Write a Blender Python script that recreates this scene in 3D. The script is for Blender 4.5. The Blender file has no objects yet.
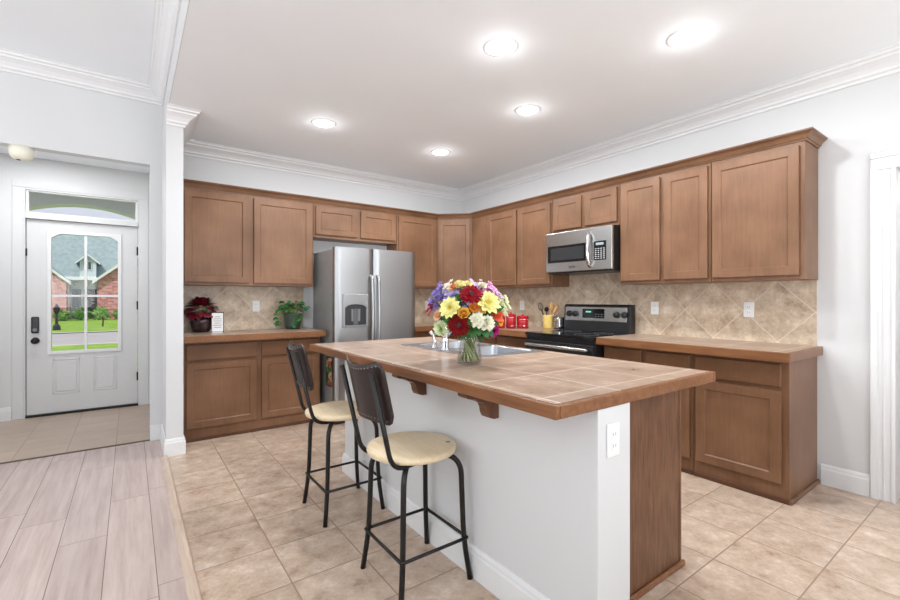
import bpy, bmesh, math, random
from mathutils import Vector, Matrix
random.seed(7)
SC = bpy.context.scene
COL = SC.collection
PI = math.pi

# ------------------------------------------------------------------ camera, world, sun, added fill light, exposure
CAM_H, CAM_YAW, CAM_F = 1.28, math.radians(36.15), 437.8
cam_d = bpy.data.cameras.new('camera'); cam_d.sensor_width = 36.0; cam_d.lens = CAM_F / 900 * 36
cam_d.shift_y = -1.3 / 900; cam_d.clip_start = 0.05; cam_d.clip_end = 300
cam = bpy.data.objects.new('camera', cam_d); COL.objects.link(cam)
cam.location = (0, 0, CAM_H); cam.rotation_euler = (PI / 2, 0, -CAM_YAW)
SC.camera = cam

SC.view_settings.view_transform = 'Standard'; SC.view_settings.look = 'None'
SC.view_settings.gamma = 1.0; SC.view_settings.use_curve_mapping = False
SC.view_settings.exposure = -0.15

w = bpy.data.worlds.new('sky'); SC.world = w; w.use_nodes = True
wt = w.node_tree; wt.nodes.clear()
wo = wt.nodes.new('ShaderNodeOutputWorld'); bg = wt.nodes.new('ShaderNodeBackground')
sk = wt.nodes.new('ShaderNodeTexSky'); sk.sky_type = 'HOSEK_WILKIE'; sk.turbidity = 4.0; sk.ground_albedo = 0.4
sk.sun_direction = (-0.45, -0.5, 0.74)
mxs = wt.nodes.new('ShaderNodeMix'); mxs.data_type = 'RGBA'; mxs.inputs[0].default_value = 0.72; mxs.inputs[7].default_value = (0.80, 0.83, 0.93, 1)   # bright hazy cloud over the blue
wt.links.new(sk.outputs[0], mxs.inputs[6]); wt.links.new(mxs.outputs[2], bg.inputs[0]); bg.inputs[1].default_value = 1.25
wt.links.new(bg.outputs[0], wo.inputs[0])

def lamp(name, kind, loc, rot, energy, color=(1, 1, 1), **kw):
    d = bpy.data.lights.new(name, kind); d.energy = energy; d.color = color
    for k, v in kw.items(): setattr(d, k, v)
    o = bpy.data.objects.new(name, d); COL.objects.link(o); o.location = loc; o.rotation_euler = rot
    return o
sun = lamp('sun', 'SUN', (0, 0, 20), (0, 0, 0), 3.0, (1, 0.96, 0.9), angle=0.02)
sun.rotation_euler = Vector((-0.45, -0.5, 0.74)).to_track_quat('Z', 'Y').to_euler()
# added fill lights, tilted upward, at invented unseen openings in wall_rear and wall_left
lamp('fill_light_kitchen', 'AREA', (2.0, -2.98, 1.35), (PI / 2 + 1.15, 0, 0), 175, (0.925, 0.968, 1.0), shape='RECTANGLE', size=2.6, size_y=2.2)
lamp('fill_light_living', 'AREA', (-2.2, -2.98, 1.5), (PI / 2 + 1.15, 0, 0), 150, (0.925, 0.968, 1.0), shape='RECTANGLE', size=2.8, size_y=2.2)
lamp('fill_light_side', 'AREA', (-4.46, 1.4, 1.5), (PI / 2 + 1.1, 0, -PI / 2), 180, (0.925, 0.968, 1.0), shape='RECTANGLE', size=3.2, size_y=2.2)

# ------------------------------------------------------------------ materials
def S(r, g, b):
    f = lambda c: (c / 255) / 12.92 if c / 255 <= 0.04045 else ((c / 255 + 0.055) / 1.055) ** 2.4
    return (f(r), f(g), f(b), 1.0)
class NT:
    def __init__(s, name):
        s.m = bpy.data.materials.new(name); s.m.use_nodes = True; s.t = s.m.node_tree
        s.b = s.t.nodes['Principled BSDF']; s.out = s.t.nodes['Material Output']
    def n(s, typ, **kw):
        nd = s.t.nodes.new(typ)
        for k, v in kw.items(): setattr(nd, k, v)
        return nd
    def l(s, a, b): s.t.links.new(a, b)
    def math(s, op, a, b=None):
        nd = s.n('ShaderNodeMath', operation=op)
        for i, x in enumerate((a, b)):
            if x is None: continue
            if isinstance(x, (int, float)): nd.inputs[i].default_value = x
            else: s.l(x, nd.inputs[i])
        return nd.outputs[0]
    def ramp(s, fac, stops):
        nd = s.n('ShaderNodeValToRGB'); e = nd.color_ramp.elements
        while len(e) < len(stops): e.new(0.5)
        for i, (p, c) in enumerate(stops): e[i].position = p; e[i].color = c
        s.l(fac, nd.inputs[0]); return nd.outputs[0]
    def mix(s, fac, a, b, blend='MIX'):
        nd = s.n('ShaderNodeMix', data_type='RGBA', blend_type=blend)
        for i, x in ((0, fac), (6, a), (7, b)):
            if isinstance(x, (int, float, tuple)): nd.inputs[i].default_value = x
            else: s.l(x, nd.inputs[i])
        return nd.outputs[2]
    def noise(s, vec, scale, detail=4, rough=0.5):
        nd = s.n('ShaderNodeTexNoise'); nd.inputs['Scale'].default_value = scale
        nd.inputs['Detail'].default_value = detail; nd.inputs['Roughness'].default_value = rough
        if vec is not None: s.l(vec, nd.inputs['Vector'])
        return nd.outputs['Fac']
    def bump(s, h, strength, dist=0.002):
        nd = s.n('ShaderNodeBump'); nd.inputs['Strength'].default_value = strength; nd.inputs['Distance'].default_value = dist
        s.l(h, nd.inputs['Height']); s.l(nd.outputs[0], s.b.inputs['Normal'])
    def set(s, rough=None, metal=None, **kw):
        if rough is not None: s.b.inputs['Roughness'].default_value = rough
        if metal is not None: s.b.inputs['Metallic'].default_value = metal
        for k, v in kw.items(): s.b.inputs[k.replace('_', ' ')].default_value = v
def plain(name, c, rough=0.5, metal=0.0, var=0.04, scale=20, **kw):
    t = NT(name); tc = t.n('ShaderNodeTexCoord')
    f = t.noise(tc.outputs['Object'], scale, 3)
    c = tuple(c)
    lo = tuple(x * (1 - var) for x in c[:3]) + (1,); hi = tuple(min(1, x * (1 + var)) for x in c[:3]) + (1,)
    t.l(t.ramp(f, [(0.3, lo), (0.7, hi)]), t.b.inputs['Base Color'])
    t.set(rough, metal, **kw); return t.m
def tile_mat(name, axes, origin, size, rot, grout, stops, gcol, rough, nscale=5.0, tilevar=0.12, gbump=0.5):
    t = NT(name); g = t.n('ShaderNodeNewGeometry'); sp = t.n('ShaderNodeSeparateXYZ'); t.l(g.outputs['Position'], sp.inputs[0])
    u = t.math('SUBTRACT', sp.outputs['XYZ'.index(axes[0])], origin[0]); v = t.math('SUBTRACT', sp.outputs['XYZ'.index(axes[1])], origin[1])
    c, s = math.cos(rot) / size, math.sin(rot) / size
    a = t.math('ADD', t.math('MULTIPLY', u, c), t.math('MULTIPLY', v, s))
    b = t.math('SUBTRACT', t.math('MULTIPLY', v, c), t.math('MULTIPLY', u, s))
    e = t.math('MINIMUM', t.math('PINGPONG', a, 0.5), t.math('PINGPONG', b, 0.5))
    mr = t.n('ShaderNodeMapRange'); mr.inputs[1].default_value = grout / size * 0.35; mr.inputs[2].default_value = grout / size * 0.65
    t.l(e, mr.inputs[0]); tm = mr.outputs[0]
    cb = t.n('ShaderNodeCombineXYZ'); t.l(t.math('FLOOR', a), cb.inputs[0]); t.l(t.math('FLOOR', b), cb.inputs[1])
    wn = t.n('ShaderNodeTexWhiteNoise', noise_dimensions='2D'); t.l(cb.outputs[0], wn.inputs['Vector'])
    off = t.n('ShaderNodeVectorMath', operation='MULTIPLY_ADD'); t.l(wn.outputs['Color'], off.inputs[0]); off.inputs[1].default_value = (9, 9, 9); t.l(g.outputs['Position'], off.inputs[2])
    n1 = t.noise(off.outputs[0], nscale, 6, 0.62); n2 = t.noise(off.outputs[0], nscale * 5, 5, 0.7)
    f = t.math('ADD', t.math('MULTIPLY', n1, 0.7), t.math('MULTIPLY', n2, 0.3))
    col = t.ramp(f, stops)
    br = t.math('ADD', t.math('MULTIPLY', wn.outputs['Value'], tilevar), 1 - tilevar / 2)
    mul = t.n('ShaderNodeVectorMath', operation='SCALE'); t.l(col, mul.inputs[0]); t.l(br, mul.inputs['Scale'])
    t.l(t.mix(tm, gcol, mul.outputs[0]), t.b.inputs['Base Color'])
    rr = t.n('ShaderNodeMapRange'); t.l(f, rr.inputs[0]); rr.inputs[3].default_value = rough - 0.06; rr.inputs[4].default_value = rough + 0.1
    t.l(rr.outputs[0], t.b.inputs['Roughness'])
    t.bump(t.math('ADD', tm, t.math('MULTIPLY', f, 0.25)), gbump, 0.002)
    return t.m
def wood_mat(name, c_lo, c_hi, rough=0.35, axis='Z', scale=3.0, grain=0.5, world=False, spec=0.3):
    t = NT(name); tc = t.n('ShaderNodeTexCoord'); mp = t.n('ShaderNodeMapping')
    if world:
        g = t.n('ShaderNodeNewGeometry'); t.l(g.outputs['Position'], mp.inputs[0]); src = g.outputs['Position']
    else: t.l(tc.outputs['Object'], mp.inputs[0]); src = tc.outputs['Object']
    sc = [14, 14, 14]; sc['XYZ'.index(axis)] = 1.0; mp.inputs['Scale'].default_value = sc
    g1 = t.noise(mp.outputs[0], scale * 1.5, 6, 0.6); m1 = t.noise(src, scale, 3, 0.5)
    f = t.math('ADD', t.math('MULTIPLY', g1, grain), t.math('MULTIPLY', m1, 1 - grain))
    t.l(t.ramp(f, [(0.32, c_lo), (0.68, c_hi)]), t.b.inputs['Base Color'])
    t.set(rough, Specular_IOR_Level=spec); t.bump(g1, 0.08, 0.001); return t.m
def glass_mat(name, tint=(1, 1, 1, 1), gloss=0.8):
    t = NT(name); t.t.nodes.remove(t.b)
    tr = t.n('ShaderNodeBsdfTransparent'); tr.inputs[0].default_value = tint
    gl = t.n('ShaderNodeBsdfGlossy'); gl.inputs['Roughness'].default_value = 0.02
    lw = t.n('ShaderNodeLayerWeight'); lw.inputs[0].default_value = 0.25
    mx = t.n('ShaderNodeMixShader'); t.l(t.math('MULTIPLY', lw.outputs['Fresnel'], gloss), mx.inputs[0])
    t.l(tr.outputs[0], mx.inputs[1]); t.l(gl.outputs[0], mx.inputs[2]); t.l(mx.outputs[0], t.out.inputs[0]); return t.m
def emit(name, c, strength):
    t = NT(name); t.b.inputs['Base Color'].default_value = c; t.b.inputs['Emission Color'].default_value = c
    t.b.inputs['Emission Strength'].default_value = strength; return t.m
def steel_mat(name, c, rough, axis='Z', metal=1.0, var=.05):
    t = NT(name); tc = t.n('ShaderNodeTexCoord'); mp = t.n('ShaderNodeMapping'); t.l(tc.outputs['Object'], mp.inputs[0])
    sc = [260, 260, 260]; sc['XYZ'.index(axis)] = 2.0; mp.inputs['Scale'].default_value = sc
    f = t.noise(mp.outputs[0], 1.0, 2)
    mr = t.n('ShaderNodeMapRange'); t.l(f, mr.inputs[0]); mr.inputs[3].default_value = rough - var; mr.inputs[4].default_value = rough + var
    t.l(mr.outputs[0], t.b.inputs['Roughness']); t.b.inputs['Base Color'].default_value = c; t.set(metal=metal); return t.m

M = {}
M['wall'] = plain('wall_paint', (0.665, 0.667, 0.668), 0.6, var=0.01, scale=2)
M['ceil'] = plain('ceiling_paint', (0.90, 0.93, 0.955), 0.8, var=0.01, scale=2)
M['trim'] = plain('white_trim_paint', (0.765, 0.765, 0.765), 0.35, var=0.01)
M['doorpaint'] = plain('white_door_paint', (0.66, 0.66, 0.66), 0.4, var=0.01)
M['white'] = plain('white_plastic', (0.80, 0.80, 0.79), 0.35, var=0.01)
M['cream'] = plain('cream_plastic', S(238, 234, 216), 0.4, var=0.01)
M['dark'] = plain('dark_bronze', S(40, 36, 34), 0.4, 0.6)
M['black'] = plain('black_plastic', (0.012, 0.012, 0.013), 0.3)
M['blackgloss'] = plain('black_glass', (0.008, 0.008, 0.009), 0.07)
M['tube'] = plain('black_steel_tube', (0.016, 0.014, 0.013), 0.32, 0.4)
M['leather'] = plain('dark_brown_leather', S(40, 29, 26), 0.36, var=0.25, scale=9)
M['rivet'] = plain('rivet_steel', S(150, 140, 130), 0.35, 0.9)
M['steel'] = steel_mat('stainless_steel', S(170, 171, 172), 0.36, 'Z')
M['steelh'] = steel_mat('stainless_steel_horizontal', S(186, 186, 184), 0.27, 'Y', var=.004)
M['sinksteel'] = steel_mat('sink_steel', S(178, 182, 188), 0.3, 'Y')
M['fridgeside'] = plain('grey_fridge_side', S(150, 150, 150), 0.45, 0.3)
M['chrome'] = plain('chrome', S(225, 225, 228), 0.1, 1.0, var=0.01)
M['grey'] = plain('grey_plastic', S(120, 120, 122), 0.4)
M['cab'] = wood_mat('brown_cabinet_wood', S(108, 76, 54), S(142, 105, 79), 0.36, 'Z', 2.6, 0.3)
M['cabx'] = wood_mat('brown_cabinet_wood_flat_grain', S(100, 69, 48), S(132, 96, 70), 0.36, 'X', 2.6, 0.3)
M['cabgap'] = plain('dark_cabinet_recess', S(62, 38, 26), 0.6)
M['toe'] = wood_mat('dark_toe_wood', S(78, 50, 35), S(104, 70, 50), 0.4, 'X', 3.0, 0.5)
M['oak'] = wood_mat('brown_oak_panel', S(84, 54, 36), S(132, 94, 69), 0.35, 'Z', 4.5, 0.75)
M['edge'] = wood_mat('counter_edge_wood', S(108, 68, 42), S(146, 100, 66), 0.33, 'Y', 2.5, 0.6)
M['corbel'] = wood_mat('dark_corbel_wood', S(82, 52, 36), S(116, 78, 56), 0.35, 'Z', 3.0, 0.6)
M['seat'] = wood_mat('pale_mango_wood', S(214, 190, 150), S(240, 224, 194), 0.4, 'Y', 4.0, 0.5)
stone = [(0.32, S(150, 124, 103)), (0.44, S(180, 157, 137)), (0.56, S(196, 175, 156)), (0.70, S(218, 202, 186))]
M['floor'] = tile_mat('beige_floor_tile', 'XY', (0.245, 0.63), 0.345, 0, 0.006, stone, S(150, 128, 109), 0.32, 10.0, 0.12)
M['foyer'] = tile_mat('foyer_floor_tile', 'XY', (-0.10, 4.80), 0.33, 0, 0.006, [(0.3, S(162, 140, 123)), (0.7, S(190, 170, 152))], S(142, 122, 106), 0.3, 3.0, 0.08)
cst = [(0.32, S(126, 100, 82)), (0.45, S(154, 129, 110)), (0.56, S(168, 144, 126)), (0.68, S(196, 175, 158))]
M['counter'] = tile_mat('tan_counter_tile', 'XY', (1.11, 1.00), 0.33, 0, 0.008, cst, S(206, 190, 174), 0.28, 8.0, 0.10, 0.35)
bst = [(0.32, S(156, 133, 109)), (0.45, S(188, 166, 142)), (0.56, S(206, 187, 164)), (0.68, S(228, 215, 197))]
M['splash_back'] = tile_mat('tan_backsplash_tile_back', 'XZ', (1.05, 1.19), 0.315, PI / 4, 0.006, bst, S(214, 200, 182), 0.35, 9.0, 0.14, 0.35)
M['splash_right'] = tile_mat('tan_backsplash_tile_right', 'YZ', (1.405, 1.185), 0.315, PI / 4, 0.006, bst, S(214, 200, 182), 0.35, 9.0, 0.14, 0.35)
M['glass'] = glass_mat('clear_pane')
def plank_mat():
    t = NT('wood_plank_floor'); g = t.n('ShaderNodeNewGeometry'); sp = t.n('ShaderNodeSeparateXYZ'); t.l(g.outputs['Position'], sp.inputs[0])
    a = t.math('DIVIDE', t.math('SUBTRACT', sp.outputs[0], 0.1), 0.2); ia = t.math('FLOOR', a)
    w1 = t.n('ShaderNodeTexWhiteNoise', noise_dimensions='1D'); t.l(ia, w1.inputs['W'])
    b = t.math('ADD', t.math('DIVIDE', sp.outputs[1], 1.22), t.math('MULTIPLY', w1.outputs['Value'], 7.0)); ib = t.math('FLOOR', b)
    ex = t.math('MULTIPLY', t.math('PINGPONG', a, 0.5), 0.2); ey = t.math('MULTIPLY', t.math('PINGPONG', b, 0.5), 1.22)
    e = t.math('MINIMUM', ex, ey)
    mr = t.n('ShaderNodeMapRange'); mr.inputs[1].default_value = 0.0006; mr.inputs[2].default_value = 0.0022; t.l(e, mr.inputs[0])
    cb = t.n('ShaderNodeCombineXYZ'); t.l(ia, cb.inputs[0]); t.l(ib, cb.inputs[1])
    wn = t.n('ShaderNodeTexWhiteNoise', noise_dimensions='2D'); t.l(cb.outputs[0], wn.inputs['Vector'])
    mp = t.n('ShaderNodeVectorMath', operation='MULTIPLY'); t.l(g.outputs['Position'], mp.inputs[0]); mp.inputs[1].default_value = (11, 0.7, 1)
    ad = t.n('ShaderNodeVectorMath', operation='MULTIPLY_ADD'); t.l(wn.outputs['Color'], ad.inputs[0]); ad.inputs[1].default_value = (30, 30, 0); t.l(mp.outputs[0], ad.inputs[2])
    gr = t.noise(ad.outputs[0], 2.2, 7, 0.65)
    col = t.ramp(gr, [(0.25, S(162, 142, 135)), (0.5, S(183, 164, 157)), (0.78, S(197, 180, 173))])
    br = t.math('ADD', t.math('MULTIPLY', wn.outputs['Value'], 0.14), 0.93)
    mul = t.n('ShaderNodeVectorMath', operation='SCALE'); t.l(col, mul.inputs[0]); t.l(br, mul.inputs['Scale'])
    t.l(t.mix(mr.outputs[0], S(96, 76, 68), mul.outputs[0]), t.b.inputs['Base Color'])
    t.set(0.27); t.bump(t.math('ADD', mr.outputs[0], t.math('MULTIPLY', gr, 0.3)), 0.3, 0.0015); return t.m
M['plank'] = plank_mat()

# ------------------------------------------------------------------ mesh helpers
def box(bm, x0, y0, z0, x1, y1, z1):
    vs = [bm.verts.new(p) for p in ((x0, y0, z0), (x1, y0, z0), (x1, y1, z0), (x0, y1, z0), (x0, y0, z1), (x1, y0, z1), (x1, y1, z1), (x0, y1, z1))]
    for f in ((3, 2, 1, 0), (4, 5, 6, 7), (0, 1, 5, 4), (1, 2, 6, 5), (2, 3, 7, 6), (3, 0, 4, 7)): bm.faces.new([vs[i] for i in f])
    return vs
def boxes(*bs):
    bm = bmesh.new()
    for b in bs: box(bm, *b)
    return bm
def prism(bm, pts, vec):
    """closed polygon pts (3d) swept along vec"""
    a = [bm.verts.new(p) for p in pts]; b = [bm.verts.new(Vector(p) + Vector(vec)) for p in pts]
    bm.faces.new(a[::-1]); bm.faces.new(b)
    n = len(pts)
    for i in range(n): bm.faces.new((a[i], a[(i + 1) % n], b[(i + 1) % n], b[i]))
def tube(bm, pts, r, seg=10, cap=True):
    pts = [Vector(p) for p in pts]; n = len(pts); rings = []
    rad = r if isinstance(r, (list, tuple)) else [r] * n
    t0 = (pts[1] - pts[0]).normalized(); up = Vector((0, 0, 1)) if abs(t0.z) < 0.9 else Vector((1, 0, 0))
    x = t0.cross(up).normalized()
    for i in range(n):
        t = (pts[min(i + 1, n - 1)] - pts[max(i - 1, 0)]).normalized()
        x = (x - t * x.dot(t)).normalized(); y = t.cross(x)
        rings.append([bm.verts.new(pts[i] + (x * math.cos(2 * PI * k / seg) + y * math.sin(2 * PI * k / seg)) * rad[i]) for k in range(seg)])
    for i in range(n - 1):
        for k in range(seg): bm.faces.new((rings[i][k], rings[i][(k + 1) % seg], rings[i + 1][(k + 1) % seg], rings[i + 1][k]))
    if cap: bm.faces.new(rings[0][::-1]); bm.faces.new(rings[-1])
def smooth_path(pts, sub=6):
    """Catmull-Rom through pts"""
    P = [Vector(p) for p in pts]; P = [P[0] * 2 - P[1]] + P + [P[-1] * 2 - P[-2]]; out = []
    for i in range(1, len(P) - 2):
        for k in range(sub):
            t = k / sub; a, b, c, d = P[i - 1:i + 3]
            out.append(0.5 * ((2 * b) + (c - a) * t + (2 * a - 5 * b + 4 * c - d) * t * t + (3 * b - a - 3 * c + d) * t ** 3))
    out.append(P[-2]); return out
def fillet(pts, r, n=6):
    P = [Vector(p) for p in pts]; out = [P[0]]
    for i in range(1, len(P) - 1):
        a, b, c = P[i - 1:i + 2]; ra = min(r, (a - b).length * 0.48, (c - b).length * 0.48)
        s, e = b + (a - b).normalized() * ra, b + (c - b).normalized() * ra
        for k in range(n + 1):
            t = k / n; out.append(s * (1 - t) ** 2 + b * 2 * t * (1 - t) + e * t * t)
    out.append(P[-1]); return out
def lathe(bm, prof, cx=0, cy=0, seg=32, cap_lo=True, cap_hi=True):
    rings = [[bm.verts.new((cx + r * math.cos(2 * PI * k / seg), cy + r * math.sin(2 * PI * k / seg), z)) for k in range(seg)] for r, z in prof]
    for i in range(len(rings) - 1):
        for k in range(seg): bm.faces.new((rings[i][k], rings[i][(k + 1) % seg], rings[i + 1][(k + 1) % seg], rings[i + 1][k]))
    if cap_lo: bm.faces.new(rings[0][::-1])
    if cap_hi: bm.faces.new(rings[-1])
def sweep(bm, prof, path):
    """profile (outward offset, z) swept along an XY path; outward is to the right of travel; mitred corners"""
    P = [Vector(p) for p in path]; rings = []
    for i, p in enumerate(P):
        ns = []
        if i > 0: d = (P[i] - P[i - 1]).normalized(); ns.append(Vector((d.y, -d.x)))
        if i < len(P) - 1: d = (P[i + 1] - P[i]).normalized(); ns.append(Vector((d.y, -d.x)))
        n = ns[0] if len(ns) == 1 else (ns[0] + ns[1]) / (1 + ns[0].dot(ns[1]))
        rings.append([bm.verts.new((p.x + n.x * o, p.y + n.y * o, z)) for o, z in prof])
    m = len(prof)
    for i in range(len(P) - 1):
        for k in range(m): bm.faces.new((rings[i][k], rings[i][(k + 1) % m], rings[i + 1][(k + 1) % m], rings[i + 1][k]))
    bm.faces.new(rings[0]); bm.faces.new(rings[-1][::-1])
def mesh_obj(name, bm, mat, parent=None, smooth=False, bevel=0.0, seg=2):
    bmesh.ops.recalc_face_normals(bm, faces=bm.faces[:])
    root = parent
    while root is not None and root.parent is not None: root = root.parent
    if root is not None and root.get('_w'):
        for v in bm.verts: v.co -= root.location
    me = bpy.data.meshes.new(name); bm.to_mesh(me); bm.free()
    if smooth:
        for p in me.polygons: p.use_smooth = True
    o = bpy.data.objects.new(name, me); COL.objects.link(o)
    if mat is not None: me.materials.append(M[mat] if isinstance(mat, str) else mat)
    if parent is not None: o.parent = parent
    if bevel:
        b = o.modifiers.new('edge', 'BEVEL'); b.width = bevel; b.segments = seg; b.limit_method = 'ANGLE'; b.angle_limit = math.radians(50)
    return o
def struct(name, bm, mat, **kw):
    o = mesh_obj(name, bm, mat, **kw); o['kind'] = 'structure'; return o
def thing(name, label, cat, loc=(0, 0, 0), group=None, rz=0, world=True):
    """Empty at the base; parts are then built in world coordinates (world=True) or local ones"""
    o = bpy.data.objects.new(name, None); COL.objects.link(o); o.location = loc; o.rotation_euler = (0, 0, rz); o.empty_display_size = 0.1
    o['label'] = label; o['category'] = cat
    if group: o['group'] = group
    if world: o['_w'] = 1
    return o
def tag(o, label, cat, group=None):
    o['label'] = label; o['category'] = cat
    if group: o['group'] = group
    return o
def sub(o, parent):
    o.parent = parent; return o
def smooth_by_angle(o, deg=40):
    me = o.data
    for p in me.polygons: p.use_smooth = True
    b = bmesh.new(); b.from_mesh(me)
    for e in b.edges:
        if len(e.link_faces) == 2 and e.calc_face_angle(0) > math.radians(deg): e.smooth = False
    b.to_mesh(me); b.free(); return o

# ------------------------------------------------------------------ room shell
XW, YW, ZC, ZL = 3.866, 5.01, 2.82, 3.17        # right wall, back wall, kitchen ceiling, living-room ceiling
struct('floor_tile', boxes((0.225, -3.0, -0.1, 4.0, 5.05, 0.0), (4.0, -0.8, -0.1, 5.35, 1.2, 0.0)), 'floor')
struct('floor_wood', boxes((-4.5, -3.0, -0.1, 0.225, 4.80, 0.0)), 'plank')
struct('floor_foyer', boxes((-1.7, 4.80, -0.1, 0.40, 6.5, 0.0)), 'foyer')
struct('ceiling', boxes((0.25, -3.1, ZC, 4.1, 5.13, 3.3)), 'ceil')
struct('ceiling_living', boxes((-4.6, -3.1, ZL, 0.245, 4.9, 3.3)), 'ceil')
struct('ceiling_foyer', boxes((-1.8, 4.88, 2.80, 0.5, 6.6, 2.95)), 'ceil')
struct('ceiling_beam', boxes((0.245, -3.1, ZC, 0.25, 5.01, 3.3)), 'wall')
struct('wall_back', boxes((0.355, YW, 0, 4.0, YW + 0.12, 3.0)), 'wall')
struct('wall_right', boxes((XW, 0.585, 0, XW + 0.12, 5.01, 3.0), (XW, -0.37, 2.12, XW + 0.12, 0.585, 3.0), (XW, -3.0, 0, XW + 0.12, -0.37, 3.0)), 'wall')
struct('wall_header', boxes((-4.5, 4.78, 2.488, 0.245, 4.88, 3.25), (-4.5, 4.78, 0, -1.55, 4.88, 2.488), (0.145, 4.78, 0, 0.235, 4.88, 2.488)), 'wall')
struct('column', boxes((0.235, 4.22, 0, 0.355, 5.13, ZC)), 'wall')
struct('wall_left', boxes((-4.6, -3.0, 0, -4.5, -0.3, 3.2), (-4.6, 3.1, 0, -4.5, 4.9, 3.2), (-4.6, -0.3, 0, -4.5, 3.1, 0.3), (-4.6, -0.3, 2.7, -4.5, 3.1, 3.2)), 'wall')
struct('wall_rear', boxes((-4.5, -3.1, 0, -3.7, -3.0, 3.2), (-0.7, -3.1, 0, 0.6, -3.0, 3.2), (3.4, -3.1, 0, 4.0, -3.0, 3.2),
       (-3.7, -3.1, 2.7, -0.7, -3.0, 3.2), (0.6, -3.1, 2.55, 3.4, -3.0, 3.2), (-3.7, -3.1, 0, -0.7, -3.0, 0.3)), 'wall')
struct('wall_foyer_left', boxes((-1.75, 4.88, 0, -1.6, 6.45, 2.85)), 'wall')
struct('wall_foyer_right', boxes((0.235, 4.88, 0, 0.355, 6.45, 2.85)), 'wall')
struct('wall_foyer_front', boxes((-1.75, 6.45, 0, -0.935, 6.6, 2.95), (0.108, 6.45, 0, 0.5, 6.6, 2.95), (-0.935, 6.45, 2.475, 0.108, 6.6, 2.95)), 'wall')
# pantry seen through the doorway
struct('wall_pantry', boxes((5.2, -0.8, 0, 5.3, 1.2, 2.8), (3.99, 1.1, 0, 5.2, 1.2, 2.8), (3.99, -0.8, 0, 5.2, -0.7, 2.8), (3.99, -0.8, 2.7, 5.3, 1.2, 2.85)), 'wall')

crown = lambda zc: [(0, zc - .13), (.012, zc - .13), (.014, zc - .112), (.028, zc - .104), (.032, zc - .09), (.05, zc - .066), (.075, zc - .046), (.084, zc - .042), (.088, zc - .028), (.104, zc - .022), (.108, zc - .008), (.118, zc - .006), (.118, zc), (0, zc)]
bm = bmesh.new(); sweep(bm, crown(ZC), [(.235, 4.22), (.355, 4.22), (.355, YW), (XW, YW), (XW, -3.0)]); struct('trim_1', bm, 'trim')
bm = bmesh.new(); sweep(bm, crown(ZL), [(-4.5, 4.78), (.245, 4.78), (.245, -3.0)]); struct('trim_2', bm, 'trim')
basep = [(0, 0), (.016, 0), (.016, .105), (.012, .115), (.012, .125), (.006, .138), (0, .14)]
bm = bmesh.new(); sweep(bm, basep, [(XW, 0.93), (XW, 0.683)]); struct('baseboard_right', bm, 'trim')
bm = bmesh.new(); sweep(bm, basep, [(.145, 4.78), (.235, 4.78), (.235, 4.22), (.355, 4.22), (.355, 4.48)]); struct('baseboard_column', bm, 'trim')
bm = bmesh.new(); sweep(bm, basep, [(-1.6, 4.92), (-1.6, 6.45), (-1.008, 6.45)]); struct('baseboard_foyer', bm, 'trim')
# doorway casing on the right wall (profiled: two steps)
bm = boxes((XW - .014, .565, 0, XW - .0005, .68, 2.0995), (XW - .024, .645, 0, XW - .0142, .68, 2.0995), (XW - .019, .565, 0, XW - .0142, .585, 2.0995), (XW - .019, .612, 0, XW - .0142, .622, 2.0995),
           (XW - .014, -.46, 2.10, XW - .0005, .68, 2.21), (XW - .024, -.46, 2.175, XW - .0142, .68, 2.21), (XW - .019, -.46, 2.10, XW - .0142, .68, 2.12),
           (XW, .565, 0, XW + .13, .5845, 2.0995), (XW, -.3695, 2.10, XW + .13, .5845, 2.1195), (XW - .014, -.46, 0, XW - .0005, -.35, 2.0995))
struct('door_frame_pantry', bm, 'trim', bevel=.003)
# wood-to-tile strip and foyer threshold
bm = bmesh.new(); prism(bm, [(.196, -3, 0), (.245, -3, 0), (.245, -3, .010), (.238, -3, .016), (.222, -3, .016), (.200, -3, .004)], (0, 7.20, 0)); struct('trim_3', bm, wood_mat('floor_strip_wood', S(172, 148, 130), S(206, 186, 168), .3, 'Y'))
struct('trim_4', boxes((-1.55, 4.785, 0, .145, 4.81, .006)), plain('dark_threshold', S(86, 70, 60), .5))

# ------------------------------------------------------------------ front door, transom, casing
YD = 6.45
struct('door_frame_entry', boxes((-1.006, YD - .009, 0, -.918, YD - .0005, 2.4695), (.09, YD - .009, 0, .178, YD - .0005, 2.4695), (-1.006, YD - .009, 2.47, .178, YD - .0005, 2.56),
       (-.9345, YD, 0, -.905, YD + .15, 2.474), (.078, YD, 0, .1075, YD + .15, 2.474), (-.9045, YD - .012, 2.143, .0775, YD + .15, 2.20), (-.9045, YD, 2.45, .0775, YD + .15, 2.474)), 'wall', bevel=.003)
struct('trim_5', boxes((-.905, YD, 0, .078, YD + .15, .02)), 'dark')
w1 = struct('window_1', boxes((-.903, YD + .02, 2.20, -.88, YD + .07, 2.45), (.05, YD + .02, 2.20, .076, YD + .07, 2.45), (-.88, YD + .02, 2.20, .05, YD + .07, 2.215), (-.88, YD + .02, 2.437, .05, YD + .07, 2.45)), 'trim')
mesh_obj('pane', boxes((-.88, YD + .045, 2.215, .05, YD + .049, 2.437)), 'glass', w1)
dx0, dx1, dz0, dz1 = -.899, .072, .022, 2.138
gx0, gx1, gz0, gz1 = -.70, -.117, .70, 2.0
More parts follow.
